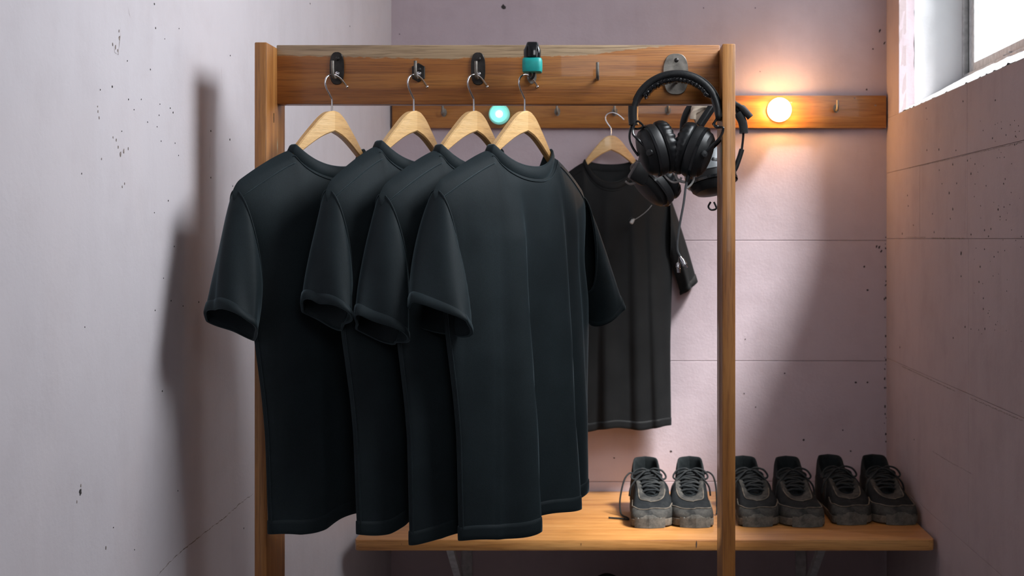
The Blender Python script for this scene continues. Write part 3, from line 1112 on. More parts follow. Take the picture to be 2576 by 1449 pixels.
def bulb(label, px, py, r, kind):
    D = DRL - 0.03
    c = P(px, py, D)
    b = thing('light_bulb', label, 'light bulb', Vector((c.x, DRL, c.z)))
    rot = Matrix.Rotation(PI / 2, 4, 'X')
    bm = bmesh.new()
    lathe(bm, [(r * 0.98, 0.0), (r * 1.0, 0.004), (r * 0.98, 0.012), (r * 0.7, 0.014)], rot, 32)
    link('base', bm, M['beige'] if kind == 'warm' else M['teal'], b)
    bm = bmesh.new()
    if kind == 'warm':
        sphere(bm, (0, -0.030, 0), r, 14)
        link('globe', bm, M['warm_bulb'], b)
    else:
        # an open frosted teal cup round a small glowing core
        prof = [(r * 0.8, 0.010), (r, 0.018), (r * 1.05, 0.030), (r * 1.0, 0.042), (r * 0.88, 0.047), (r * 0.82, 0.044), (r * 0.55, 0.036), (r * 0.38, 0.034), (r * 0.36, 0.026)]
        lathe(bm, prof, rot, 36)
        link('globe', bm, M['teal_glass'], b)
        bm = bmesh.new()
        sphere(bm, (0, -0.034, 0), r * 0.33, 10)
        link('core', bm, M['core'], b)
    return b


bulb('round warm white bulb glowing at the right end of the hook rail', 1961, 276, 0.0325, 'warm')
bulb('round teal glass bulb glowing dimly on the hook rail behind the hangers', 1256, 287, 0.0275, 'teal')

loc = P(1537, 341, 3.772)
make_hanger('pale wooden hanger on the back wall rail, holding the lone T-shirt', 'hanger on the back rail', loc, R(8), 1.06, 1.12)
shw = Shirt(ws=0.172, wc=0.172, wh=0.168, zn=-0.075, zs=-0.150, za=-0.335, zh=-0.800, xn=0.076, near_drop=0.070, far_drop=0.020, tc=0.030, th=0.036, seed=7,
            folds=[(-0.02, 0.018, 0.02, 0.03), (0.07, 0.014, 0.02, 0.025), (-0.10, 0.012, 0.02, 0.02), (0.125, 0.010, 0.015, 0.02)], ffolds=[(0, 0.004, 0.05, 0.05)],
            cuff=(0.254, -0.404, 0.184, -0.440, 0.034))
shirt_build('black T-shirt seen from the front, alone on the back wall rail', 'T-shirt on the back rail', loc + Vector((0.0, -0.004, 0)), R(8), shw, M['shirt_wall'])

# ------------------------------------------------------------------ bench along the back wall
ZB = EYE - 0.7055
DF = 3.21
bench = thing('bench', 'varnished pine wall bench carrying three pairs of trainers', 'bench', (0, 3.5, ZB))
bm = bmesh.new()
x0, x1 = (891 - VPX) / F * DF, (2353 - VPX) / F * DF
pts = [(x0, DF - 3.5 + 0.012), (x0 + 0.004, DF - 3.5 + 0.003), (x0 + 0.012, DF - 3.5), (x1 - 0.016, DF - 3.5), (x1 - 0.005, DF - 3.5 + 0.004), (x1, DF - 3.5 + 0.014), (x1, YB - 3.502), (x0, YB - 3.502)]
prism(bm, [(x, y, -0.0255) for x, y in pts][::-1], (0, 0, 0.0255), 0, 0.002, 2)
link('seat_board', bm, M['bench'], bench, angle=30)
bm = bmesh.new()
for (px, h) in ((1752, 0.008), (1462, 0.003), (1010, 0.002)):
    c = Vector(((px - VPX) / F * DF, DF - 3.5, -0.010))
    blob(bm, c, (0, -1, 0), (0, 0, 1), h, 0.16)
link('edge_nick', bm, M['pit'], bench, smooth=False)


def bracket(px, sg):
    cx = (px - VPX) / F * 3.80
    bm = bmesh.new()
    box(bm, (cx - 0.015, YB - 3.5 - 0.008, -0.34), (cx + 0.015, YB - 3.5 - 0.001, -0.026), 0.001, 1)
    b = link('bracket', bm, M['bracket'], bench, angle=30)
    bm = bmesh.new()
    box(bm, (cx - 0.015, DF - 3.5 + 0.12, -0.034), (cx + 0.015, YB - 3.5 - 0.001, -0.0262), 0.001, 1)
    link('bracket_arm', bm, M['bracket'], b, angle=30)
    bm = bmesh.new()
    prism(bm, [(cx - 0.009, DF - 3.5 + 0.16, -0.034), (cx - 0.009, DF - 3.5 + 0.19, -0.034), (cx - 0.009, YB - 3.509, -0.30), (cx - 0.009, YB - 3.509, -0.33)], (0.018, 0, 0), 0)
    link('bracket_strut', bm, M['bracket'], b, smooth=False)
    bm = bmesh.new()
    lathe(bm, [(0.0075, 0), (0.0065, 0.002), (1e-6, 0.003)], Matrix.Translation(Vector((cx, YB - 3.508, -0.085 + 0.012))) @ Matrix.Rotation(PI / 2, 4, 'X'), 14)
    link('screw', bm, M['pit'], b)


bracket(1172, 1)
bracket(2018, -1)
for px in (1099, 2118):
    cx = (px - VPX) / F * 3.45
    bm = bmesh.new()
    box(bm, (cx - 0.020, -0.06, -0.0385), (cx + 0.020, -0.035, -0.0262), 0.002, 1)
    pl = link('mounting_plate', bm, M['bracket'], bench, angle=30)
    bm = bmesh.new()
    lathe(bm, [(0.0035, 0), (0.003, 0.001), (1e-6, 0.0014)], Matrix.Translation(Vector((cx - 0.012, -0.06, -0.033))) @ Matrix.Rotation(PI / 2, 4, 'X'), 12)
    link('screw', bm, M['pit'], pl)
bm = bmesh.new()
cx = (2302 - VPX) / F * 3.3
box(bm, (cx - 0.016, -0.19, -0.040), (cx + 0.016, -0.15, -0.0262), 0.004, 1)
link('bolt_clamp', bm, M['black_iron'], bench, angle=30)

# ------------------------------------------------------------------ trainers
SL = 0.305


class Shoe:
    HW = [(0, 0.0), (0.015, 0.019), (0.05, 0.032), (0.12, 0.040), (0.25, 0.0425), (0.38, 0.043), (0.52, 0.048), (0.66, 0.0515), (0.78, 0.0535), (0.87, 0.0515), (0.94, 0.0455), (0.98, 0.029), (1, 0.0)]
    OW = [(0.05, 0.0), (0.065, 0.020), (0.10, 0.0300), (0.17, 0.0340), (0.26, 0.0325), (0.35, 0.0275), (0.44, 0.0230), (0.54, 0.0205), (0.62, 0.0175), (0.675, 0.0100), (0.69, 0.0)]
    OZ = [(0.05, 0.127), (0.11, 0.121), (0.20, 0.100), (0.28, 0.089), (0.36, 0.094), (0.41, 0.096), (0.50, 0.085), (0.60, 0.071), (0.69, 0.0600)]
    ZM = 0.0165
    N = 96

    def __init__(s, hand):
        s.hand = hand

    def side(s, t):
        return s.hand * 0.008 * math.sin(PI * min(1, max(0, (t - 0.35) / 0.65))) - s.hand * 0.006 * max(0, (t - .8) / .2)

    def tt(s, a):
        """angle 0 = heel, pi = toe"""
        return (1 - math.cos(a)) / 2, (1 if math.sin(a) >= 0 else -1)

    def sole(s, a, grow=0.0):
        t, sd = s.tt(a)
        hw = max(0.0, sinterp(s.HW, t))
        y = SL / 2 - t * SL
        ca = math.cos(a)
        return Vector((sd * hw * (1 + grow * 12) + s.side(t), y * (1 + grow * 6), 0))

    def spring(s, t):
        return 0.004 * max(0, (t - 0.72) / 0.28) ** 2 + 0.004 * max(0, (0.1 - t) / 0.1) ** 2

    def surf(s, a, q):
        """q 0 at the sole .. 1 at the opening rim"""
        t, sd = s.tt(a)
        p0 = s.sole(a, -0.0022)
        p0.z = s.ZM + s.spring(t) * 0.8
        t2 = 0.05 + 0.64 * t
        ow = max(0.0, sinterp(s.OW, t2))
        p1 = Vector((sd * ow + s.side(t2) * 0.8, SL / 2 - t2 * SL, sinterp(s.OZ, t2)))
        e = 1 - math.cos(q * PI / 2)
        # heel stays upright, toe box is round
        e = e * (0.55 + 0.45 * t) + (q * q) * (0.45 - 0.45 * t)
        h = math.sin(q * PI / 2) ** (0.80 if t > 0.5 else 0.95)
        x = p0.x + (p1.x - p0.x) * e
        y = p0.y + (p1.y - p0.y) * e
        z = p0.z + (p1.z - p0.z) * h
        z += 0.0018 * noise.noise(Vector((x * 40 * s.hand, y * 40, 3)))
        return Vector((x, y, z))

    def nrm(s, a, q):
        d = 0.01
        pa = s.surf(a + d, q) - s.surf(a - d, q)
        pq = s.surf(a, min(1, q + d)) - s.surf(a, max(0, q - d))
        n = pa.cross(pq)
        if n.length < 1e-9:
            return Vector((0, 0, 1))
        n.normalize()
        c = s.surf(a, q) - Vector((s.side(0.5), s.surf(a, q).y * 0.75, 0.02))
        return n if n.dot(c) > 0 else -n

    def patch(s, bm, a0, a1, q0, q1, off, na=30, nq=8):
        g = []
        for i in range(na + 1):
            a = a0 + (a1 - a0) * i / na
            lo = q0(a) if callable(q0) else q0
            hi = q1(a) if callable(q1) else q1
            row = []
            for j in range(nq + 1):
                q = lo + (hi - lo) * j / nq
                e = -0.0008 if i in (0, na) or j in (0, nq) else off
                row.append(bm.verts.new(s.surf(a, q) + s.nrm(a, q) * e))
            g.append(row)
        for i in range(na):
            for j in range(nq):
                bm.faces.new((g[i][j], g[i + 1][j], g[i + 1][j + 1], g[i][j + 1]))

    def build(s, label, group, loose=False, mats=('upper', 'suede', 'sole', 'toe_rubber')):
        up, su, so, tr_ = (M[m] for m in mats)
        root = thing('trainer', label, 'shoe', group=group)
        ang = [2 * PI * j / s.N for j in range(s.N)]
        # sole
        bm = bmesh.new()
        rows = []
        for (g, z, f) in ((-0.004, 0.0, 1), (0.0, 0.002, 1), (0.0012, 0.006, .95), (0.0004, 0.0095, .9), (0.0010, 0.013, .85), (0.0006, s.ZM + 0.002, .8), (-0.0022, s.ZM + 0.003, .8)):
            r = []
            for a in ang:
                p = s.sole(a, g)
                p.z = z + s.spring(s.tt(a)[0]) * f
                r.append(p)
            rows.append(r)
        loft(bm, rows, True, True, False)
        sole = link('sole', bm, so, root, angle=35)
        # rubber that rises over the toe
        bm = bmesh.new()
        na = 26
        g = []
        for i in range(na + 1):
            a = PI - 0.36 + 0.72 * i / na
            k = abs(i / na - 0.5) * 2
            hi = 0.034 if k < 0.40 else 0.034 - 0.017 * min(1, (k - 0.40) / 0.35)
            row = []
            for j in range(9):
                z = 0.001 + (hi + 0.012) * j / 8
                if z < s.ZM + 0.012:
                    p = s.sole(a, 0.0016)
                    p.z = z
                    if j == 8:
                        p = s.sole(a, -0.001)
                        p.z = z
                else:
                    q = min(0.5, (z - s.ZM - 0.011) / 0.045 * 0.42)
                    p = s.surf(a, q) + s.nrm(a, q) * (0.003 if j < 8 else -0.001)
                row.append(bm.verts.new(p))
            g.append(row)
        for i in range(na):
            for j in range(8):
                bm.faces.new((g[i][j], g[i + 1][j], g[i + 1][j + 1], g[i][j + 1]))
        link('toe_bumper', bm, tr_, sole, angle=35)
        # upper and lining
        bm = bmesh.new()
        loft(bm, [[s.surf(a, i / 16) for a in ang] for i in range(17)], True)
        upper = link('upper', bm, up, root, angle=0)
        bm = bmesh.new()
        rim = [s.surf(a, 1.0) for a in ang]
        cen = Vector((s.side(0.25), SL / 2 - 0.30 * SL, 0))
        rows = [rim]
        for (k, dz) in ((0.0, 0.0035), (0.10, 0.0015), (0.17, -0.008), (0.17, -0.025), (0.12, -0.05), (0.30, -0.06)):
            r = []
            for j, p in enumerate(rim):
                c = Vector((cen.x * 0.5 + s.side(s.tt(ang[j])[0] * .6) * .4, p.y * 0.86 + cen.y * 0.14, p.z))
                qv = p.lerp(c, k)
                qv.z = max(0.034, p.z + dz)
                r.append(qv)
            rows.append(r)
        loft(bm, rows, True, False, True)
        link('lining', bm, M['lining'], upper, angle=0)
        # overlays
        bm = bmesh.new()
        s.patch(bm, PI - 1.18, PI + 1.18, 0.0, lambda a: 0.36 - 0.07 * abs(a - PI) + 0.02 * math.sin(9 * a), 0.0018, 40, 9)
        link('toe_guard', bm, su, upper, angle=40)
        bm = bmesh.new()
        s.patch(bm, PI - 1.05, PI + 1.05, lambda a: 0.66 + 0.08 * abs(a - PI), 0.97, 0.0016, 40, 7)
        link('vamp_overlay', bm, su, upper, angle=40)
        for q_, a_ in ((lambda a: 0.36 - 0.07 * abs(a - PI) + 0.02 * math.sin(9 * a), 1.12), (lambda a: 0.66 + 0.08 * abs(a - PI), 1.0)):
            bm = bmesh.new()
            pts = []
            for i in range(41):
                a = PI - a_ + 2 * a_ * i / 40
                pts.append(s.surf(a, q_(a)) + s.nrm(a, q_(a)) * 0.0012)
            tube(bm, pts, 0.0014, 6)
            link('piping', bm, so, upper, angle=0)
        for sg in (-1, 1):
            bm = bmesh.new()
            a0, a1 = (PI - 1.95, PI - 0.90) if sg < 0 else (PI + 0.90, PI + 1.95)
            s.patch(bm, a0, a1, lambda a: 0.66, 0.985, 0.0019, 22, 6)
            link('eyestay', bm, su, upper, angle=40)
            bm = bmesh.new()
            a0, a1 = (PI - 1.72, PI - 1.42) if sg < 0 else (PI + 1.42, PI + 1.72)
            s.patch(bm, a0, a1, 0.05, 0.72, 0.0014, 8, 8)
            link('side_band', bm, su, upper, angle=40)
        bm = bmesh.new()
        s.patch(bm, -0.95, 0.95, 0.0, lambda a: 0.52 - 0.18 * abs(a), 0.0016, 26, 7)
        link('heel_counter', bm, su, upper, angle=40)
        # tongue
        bm = bmesh.new()
        rows = []
        for i in range(17):
            t2 = 0.695 - 0.355 * i / 16
            hw = 0.013 + 0.011 * (i / 16)
            z = sinterp(s.OZ, t2) - 0.004 + (0.010 * max(0, (i - 9) / 7) ** 1.3) + (0.010 if i > 13 else 0) * (i - 13) / 3
            y = SL / 2 - t2 * SL
            rows.append([Vector((hw * (-1 + 2 * j / 10) + s.side(t2) * 0.8, y, z - 0.010 * (abs(-1 + 2 * j / 10)) ** 2)) for j in range(11)] +
                        [Vector((hw * (1 - 2 * j / 10) + s.side(t2) * 0.8, y + 0.003, z - 0.006 - 0.010 * (abs(1 - 2 * j / 10)) ** 2)) for j in range(11)])
        loft(bm, rows, True, True, True)
        link('tongue', bm, up, root, angle=50)
        # laces
        bm = bmesh.new()
        rnd = random.Random(5 if s.hand > 0 else 8)
        rowt = [0.65, 0.60, 0.55, 0.50, 0.45, 0.405]

        def eye(t2, sd):
            return Vector((sd * (sinterp(s.OW, t2) + 0.0085) + s.side(t2) * .8, SL / 2 - t2 * SL, sinterp(s.OZ, t2) + 0.0008))
        for i, t2 in enumerate(rowt):
            l, r = eye(t2, -1), eye(t2, 1)
            m = (l + r) / 2 + Vector((0, 0, 0.0085 + 0.001 * i)) + Vector((rnd.uniform(-.003, .003), rnd.uniform(-.002, .002), 0))
            l2, r2 = l.lerp(m, 0.5) + Vector((0, 0, 0.004)), r.lerp(m, 0.5) + Vector((0, 0, 0.004))
            tube(bm, smooth_pts([l - Vector((0, 0, .004)), l + Vector((0, 0, 0.003)), l2, m, r2, r + Vector((0, 0, 0.003)), r - Vector((0, 0, .004))], 4), 0.0030, 7, flat=0.8)
            if i + 1 < len(rowt):
                r3 = eye(rowt[i + 1], 1 if i % 2 else -1)
                st = l if i % 2 else r
                mm = (st + r3) / 2 + Vector((0, 0, 0.012))
                tube(bm, smooth_pts([st + Vector((0, 0, .002)), st.lerp(mm, .5) + Vector((0, 0, .005)), mm, r3.lerp(mm, .5) + Vector((0, 0, .005)), r3 + Vector((0, 0, .002))], 4), 0.0027, 7, flat=0.8)
        # bow
        kx = Vector((s.side(0.42) * .8, SL / 2 - 0.41 * SL - 0.004, 0.110))
        for sd in (-1, 1):
            lo = [kx, kx + Vector((sd * 0.014, -0.004, 0.007)), kx + Vector((sd * 0.034, -0.006, 0.002)), kx + Vector((sd * 0.044, -0.012, -0.012)), kx + Vector((sd * 0.036, -0.016, -0.018)), kx + Vector((sd * 0.016, -0.010, -0.006)), kx]
            tube(bm, smooth_pts(lo, 5), 0.0026, 7)
            en = [kx, kx + Vector((sd * 0.012, -0.012, 0.0)), kx + Vector((sd * 0.030, -0.026, -0.014)), kx + Vector((sd * 0.046, -0.030, -0.034)), kx + Vector((sd * 0.050, -0.028, -0.058))]
            tube(bm, smooth_pts(en, 5), 0.0024, 7)
        sphere(bm, kx, 0.006, 8, 0.8)
        if loose == 'left':
            k2 = eye(0.36, -1) + Vector((0, 0, 0.004))
            z0 = 0.0032
            lp = [k2, k2 + Vector((-0.010, -0.004, 0.004)), k2 + Vector((-0.024, -0.012, -0.012)), k2 + Vector((-0.034, -0.022, -0.050)), Vector((k2.x - 0.036, k2.y - 0.03, 0.02)), Vector((k2.x - 0.032, k2.y - 0.045, z0 + 0.001)),
                  Vector((k2.x - 0.020, k2.y - 0.075, z0)), Vector((k2.x - 0.018, k2.y - 0.098, z0)), Vector((k2.x - 0.040, k2.y - 0.086, z0)), Vector((k2.x - 0.066, k2.y - 0.075, z0))]
            tube(bm, smooth_pts(lp, 6), 0.0023, 7)
        elif loose == 'right':
            k2 = eye(0.36, 1) + Vector((0, 0, 0.004))
            lp = [k2, k2 + Vector((0.008, -0.004, 0.006)), k2 + Vector((0.022, -0.012, -0.004)), k2 + Vector((0.029, -0.022, -0.035)), Vector((k2.x + 0.030, k2.y - 0.035, 0.015)), Vector((k2.x + 0.028, k2.y - 0.045, 0.004))]
            tube(bm, smooth_pts(lp, 6), 0.0023, 7)
        link('laces', bm, M['lace'], root, angle=0)
        return root


def shoe_at(root, px, pyd, rz):
    D = 0.7055 * F / (pyd - VPY)
    root.location = ((px - VPX) / F * D, D + SL / 2, ZB)
    root.rotation_euler = (0, 0, R(rz))
    return root


PG = 'black trainers on the bench'
shoe_at(Shoe(1).build('dusty black trainer with a loose lace trailing on the bench, leftmost of the row', PG, 'left'), 1634, 1330, 2)
shoe_at(Shoe(-1).build('dusty black trainer just left of the right rack post', PG, 'right'), 1748, 1329, -1)
dm = ('upper', 'suede', 'sole', 'toe_rubber')
sR = Shoe(1).build('dark scuffed trainer just right of the rack post, third in the row', PG, False, dm)
shoe_at(sR, 1903, 1327, 3)
sL = Shoe(-1).build('dark scuffed trainer touching the right side of the third one, fourth in the row', PG, False, dm)
shoe_at(sL, 2021, 1328, 3)
a = dup(sR, (0, 0, 0), 0, 'dark brown-grey trainer, left one of the pair by the right wall', PG)
shoe_at(a, 2138, 1322, 4)
b = dup(sL, (0, 0, 0), 0, 'dark brown-grey trainer beside the right wall, last in the row', PG)
shoe_at(b, 2257, 1322, 3)

# dark bag under the bench
bag = thing('bag', 'black bag on the floor under the bench, only its rounded top showing', 'bag', (-0.02, 3.55, 0))
bm = bmesh.new()
hb = EYE - 0.885
rows = []
for i in range(15):
    t_ = i / 14
    z = hb * t_
    f = 1.0 if t_ < 0.5 else max(0.02, (1 - ((t_ - 0.5) / 0.5) ** 2.2) ** 0.5)
    rows.append([Vector((0.115 * f * math.copysign(abs(math.cos(x)) ** 0.6, math.cos(x)), 0.10 * f * math.copysign(abs(math.sin(x)) ** 0.6, math.sin(x)), z)) for x in [2 * PI * j / 28 for j in range(28)]])
loft(bm, rows, True, True, True)
link('body', bm, M['bag'], bag, angle=0)
bm = bmesh.new()
tube(bm, smooth_pts([(-0.05, -0.03, hb - 0.03), (-0.035, -0.035, hb + 0.004), (-0.004, -0.036, hb + 0.02), (0.028, -0.035, hb + 0.004), (0.045, -0.03, hb - 0.03)], 6), 0.008, 8)
link('handle', bm, M['bag'], bag)


# ------------------------------------------------------------------ headphones
def cup_matrix(c, axis, upv):
    """local z = axis (towards the ear), local y = up-ish"""
    z = Vector(axis).normalized()
    y = (Vector(upv) - z * Vector(upv).dot(z)).normalized()
    x = y.cross(z)
    m = Matrix((x, y, z)).transposed().to_4x4()
    m.translation = c
    return m


def ear_cup(parent, c, axis, upv, rx, ry, k=1.0, shell='plastic', seed=1):
    """centre on the joint between shell and cushion; returns the shell part"""
    mt = cup_matrix(Vector(c), axis, upv)
    bm = bmesh.new()
    prof = [(1e-6, -0.034), (0.45, -0.0335), (0.72, -0.031), (0.86, -0.026), (0.92, -0.019), (0.925, -0.0185), (0.99, -0.0175), (1.0, -0.016), (1.0, -0.004), (0.985, -0.002), (0.96, 0.0), (0.7, 0.0)]
    lathe(bm, [(r * rx, h * k) for r, h in prof], mt, 44, 1.0, ry / rx)
    sh = link('ear_cup', bm, M[shell], parent, angle=28)
    bm = bmesh.new()
    lathe(bm, [(0.955 * rx, -0.0182 * k), (1.02 * rx, -0.0178 * k), (1.025 * rx, -0.0135 * k), (0.99 * rx, -0.0125 * k)], mt, 44, 1.0, ry / rx)
    link('trim_ring', bm, M['gloss'], sh, angle=28)
    bm = bmesh.new()
    prof = [(0.70, 0.0005), (0.95, 0.001), (1.02, 0.005), (1.035, 0.011), (0.99, 0.018), (0.90, 0.0225), (0.78, 0.0235), (0.66, 0.021), (0.56, 0.014), (0.52, 0.004)]

    def wr(r, h, a):
        wv = 0.5 + 0.5 * math.sin(26 * a + seed + 1.3 * math.sin(3 * a))
        k_ = max(0, min(1, (h / k - 0.003) / 0.012))
        return r * (1 - 0.018 * wv * k_), h - 0.0016 * wv * k_
    lathe(bm, [(r * rx, h * k) for r, h in prof], mt, 156, 1.0, ry / rx, fn=wr)
    link('ear_cushion', bm, M['pad'], sh, angle=0)
    bm = bmesh.new()
    lathe(bm, [(1e-6, 0.0045), (0.58 * rx, 0.0042)], mt, 24, 1.0, ry / rx)
    link('driver_cloth', bm, M['lining'], sh, smooth=False)
    return sh


def sweep_band(bm, pts, wv, th, wd, n=14):
    """band along pts: width along the unit vector wv, thickness th across, rounded"""
    pts = [Vector(p) for p in pts]
    rings = []
    k = len(pts)
    for i, p in enumerate(pts):
        tg = (pts[min(i + 1, k - 1)] - pts[max(i - 1, 0)]).normalized()
        wv_ = (Vector(wv) - tg * Vector(wv).dot(tg)).normalized()
        nn = tg.cross(wv_)
        t_ = th[i] if isinstance(th, list) else th
        w_ = wd[i] if isinstance(wd, list) else wd
        ring = []
        for j in range(n):
            a = 2 * PI * j / n
            ca, sa = math.cos(a), math.sin(a)
            ring.append(p + wv_ * (w_ / 2) * math.copysign(abs(ca) ** 0.5, ca) + nn * (t_ / 2) * math.copysign(abs(sa) ** 0.6, sa))
        rings.append(ring)
    loft(bm, rings, True, True, True)


HD = 2.225
hp = thing('headphones', 'black over-ear headphones hanging from the big oval hook of the front rack', 'headphones', P(1700, 200, HD))
O = Vector(hp.location)


def q(px, py, dd=0.0):
    return P(px, py, HD + dd) - O


yaw = 0.25
arc = []
for i in range(33):
    a = PI * (1.02 - 1.04 * i / 32)
    arc.append(q(1701 + 107 * math.cos(a) + 2 * math.sin(a), 296 - 108 * math.sin(a) ** 0.92 if math.sin(a) > 0 else 296 - 108 * math.sin(a), -0.006 * math.cos(a)))
th = [0.0125 if 5 < i < 27 else 0.0095 for i in range(33)]
bm = bmesh.new()
sweep_band(bm, arc, (0.15, 1, 0.0), th, 0.030)
hb_ = link('headband', bm, M['leather'], hp, angle=0)
bm = bmesh.new()
pad = [p + Vector((0, 0, 0)) for p in arc[6:27]]
cc = q(1701, 296)
pad = [p + (cc - p).normalized() * 0.008 for p in pad]
pad = [p + (cc - p).normalized() * 0.0016 * math.sin(i * 1.9) for i, p in enumerate(smooth_pts(pad, 3))]
sweep_band(bm, pad, (0.15, 1, 0), 0.0085, 0.026)
link('headband_pad', bm, M['gloss'], hb_, angle=0)
# stitching ridge along the band top
bm = bmesh.new()
tube(bm, [p + (p - cc).normalized() * 0.0056 + Vector((0, -0.008, 0)) for p in arc[4:29]], 0.0012, 6)
link('band_stitching', bm, M['leather'], hb_, angle=0)
for sg, (x0, y0, x1, y1) in ((-1, (1593, 268, 1594, 314)), (1, (1799, 246, 1812, 296))):
    bm = bmesh.new()
    a_, b_ = q(x0, y0), q(x1, y1)
    sweep_band(bm, smooth_pts([a_, a_.lerp(b_, 0.5) + Vector((sg * 0.0006, 0, 0)), b_], 5), (0.15, 1, 0), 0.0145, 0.032)
    sl_ = link('slider', bm, M['plastic'], hp, angle=30)
LC, RC = q(1660, 374, 0.0), q(1737, 378, 0.0)
axL, axR = Vector((0.90, 0.26, 0.30)), Vector((-0.90, 0.26, 0.34))
ear_cup(hp, LC, axL, (0, 0, 1), 0.034, 0.043, 1.0, 'plastic', 1)
ear_cup(hp, RC, axR, (0, 0, 1), 0.034, 0.043, 1.0, 'plastic', 2)
# wire yokes: two bent wires a side and the pivot button
for sg, pts1, pts2, pv in (
        (-1, [(1592, 308), (1585, 330), (1584, 350), (1592, 372), (1606, 392)], [(1596, 310), (1592, 335), (1606, 352), (1624, 370), (1637, 384)], (1637, 384)),
        (1, [(1812, 290), (1819, 318), (1820, 338), (1810, 356), (1792, 374)], [(1808, 292), (1797, 310), (1802, 320), (1819, 322), (1812, 345), (1790, 368), (1770, 388)], (1768, 388))):
    bm = bmesh.new()
    tube(bm, smooth_pts([q(x, y, 0.006) for x, y in pts1], 6), 0.0020, 8)
    tube(bm, smooth_pts([q(x, y, -0.016 - 0.020 * i / len(pts2)) for i, (x, y) in enumerate(pts2)], 6), 0.0021, 8)
    if sg < 0:
        tube(bm, smooth_pts([q(1597, 306, -0.012), (q(1607, 306, -0.014)), q(1618, 318, -0.012), q(1604, 324, -0.010), q(1592, 322, -0.008)], 5), 0.0017, 8)
    else:
        tube(bm, smooth_pts([q(1806, 300, -0.012), q(1794, 312, -0.012), q(1806, 318, -0.012), q(1820, 322, -0.01)], 5), 0.0017, 8)
    yk = link('yoke', bm, M['gloss'], hp)
    bm = bmesh.new()
    lathe(bm, [(0.0062, 0.0), (0.0064, 0.004), (0.005, 0.0065), (1e-6, 0.0072)], Matrix.Translation(q(pv[0], pv[1], -0.030)) @ Matrix.Rotation(PI / 2, 4, 'X') @ Matrix.Rotation(sg * 0.5, 4, 'Y'), 18)
    link('pivot_button', bm, M['plastic'], yk)
# cable with strain relief and two plugs
bm = bmesh.new()
tube(bm, smooth_pts([q(1738, 425, -0.01), q(1731, 446, -0.012), q(1725, 470, -0.014), q(1720, 510, -0.015), q(1710, 565, -0.015), q(1704, 610, -0.015), q(1705, 632, -0.015), q(1712, 646, -0.015)], 7), 0.0019, 8)
cb = link('cable', bm, M['cable'], hp)
bm = bmesh.new()
tube(bm, [q(1736, 430, -0.011), q(1731, 446, -0.012), q(1728, 458, -0.013)], [0.0042, 0.0038, 0.0026], 10)
link('strain_relief', bm, M['plastic'], cb)
bm = bmesh.new()
tube(bm, [q(1711, 645, -0.015), q(1714, 652, -0.015), q(1715, 653, -0.015), q(1723, 666, -0.015), q(1724, 667, -.015), q(1728, 674, -.015)], [0.0020, 0.0034, 0.0042, 0.0046, 0.0028, 0.0024], 10)
link('plug', bm, M['steel'], cb)
bm = bmesh.new()
tube(bm, smooth_pts([q(1707, 640, -0.013), q(1707, 650, -0.012), q(1706, 660, -0.012)], 4), 0.0008, 6)
tube(bm, [q(1706, 660, -0.012), q(1706, 664, -0.012), q(1706, 672, -0.012), q(1706, 674, -0.012), q(1707, 676, -0.012), q(1707, 686, -0.012)], [0.0018, 0.0036, 0.0038, 0.0022, 0.0036, 0.0030], 10)
link('plug', bm, M['steel'], cb)
# bare wires and clips under the cups
bm = bmesh.new()
tube(bm, smooth_pts([q(1668, 436, 0.0), q(1678, 448, -0.002), q(1692, 458, -0.002), q(1708, 456, -0.004), q(1714, 446, -.004)], 5), 0.0017, 8)
tube(bm, smooth_pts([q(1744, 436, -0.004), q(1746, 448, -0.006), q(1740, 462, -0.008), q(1728, 474, -.01)], 5), 0.0017, 8)
tube(bm, smooth_pts([q(1700, 436, 0.002), q(1702, 448, 0.0), q(1712, 456, -0.004), q(1724, 458, -.008)], 5), 0.0024, 8)
link('bare_wire', bm, M['thin_wire'], hp)

# second headset, hung behind the crossbar
HD2 = 2.50
pg = P(1795, 236, 2.33)
h2 = thing('headphones', 'black headset with grey cup half hidden behind the right rack post', 'headphones', P(1795, 236, HD2))
O2 = Vector(h2.location)


def q2(px, py, dd=0.0):
    return P(px, py, HD2 + dd) - O2


arc = smooth_pts([q2(1722, 345), q2(1719, 315), q2(1729, 282), q2(1752, 254), q2(1795, 238), q2(1832, 248), q2(1855, 275), q2(1868, 300), q2(1872, 328)], 5)
bm = bmesh.new()
sweep_band(bm, arc, (0.1, 1, 0), 0.0125, 0.036)
hb2 = link('headband', bm, M['leather'], h2, angle=0)
bm = bmesh.new()
sweep_band(bm, smooth_pts([q2(1744, 300, -0.028), q2(1748, 278, -0.029), q2(1766, 262, -0.030), q2(1790, 262, -0.03)], 6), (0.2, 0.5, 0.8), 0.012, 0.024)
bm2 = bmesh.new()
prism(bm, [q2(x, y, -0.026) for x, y in ((1745, 300), (1743, 284), (1750, 268), (1762, 260), (1790, 260), (1796, 270), (1784, 284), (1768, 300), (1757, 314), (1749, 312))], (0, -0.008, 0), 0, 0.002, 1)
bm2.free()
link('inner_pad', bm, M['beige'], hb2, angle=35)
bm = bmesh.new()
sweep_band(bm, smooth_pts([q2(1792, 268, -0.05), q2(1776, 292, -0.054), q2(1760, 316, -0.056)], 5), (0.5, 0.6, 0.2), 0.012, 0.016)
link('slider', bm, M['leather'], h2, angle=30)
bm = bmesh.new()
sweep_band(bm, smooth_pts([q2(1856, 284, -0.01), q2(1868, 308, -0.01), q2(1871, 335, -0.01)], 5), (0.1, 1, 0), 0.016, 0.03)
link('slider', bm, M['leather'], h2, angle=30)
bm = bmesh.new()
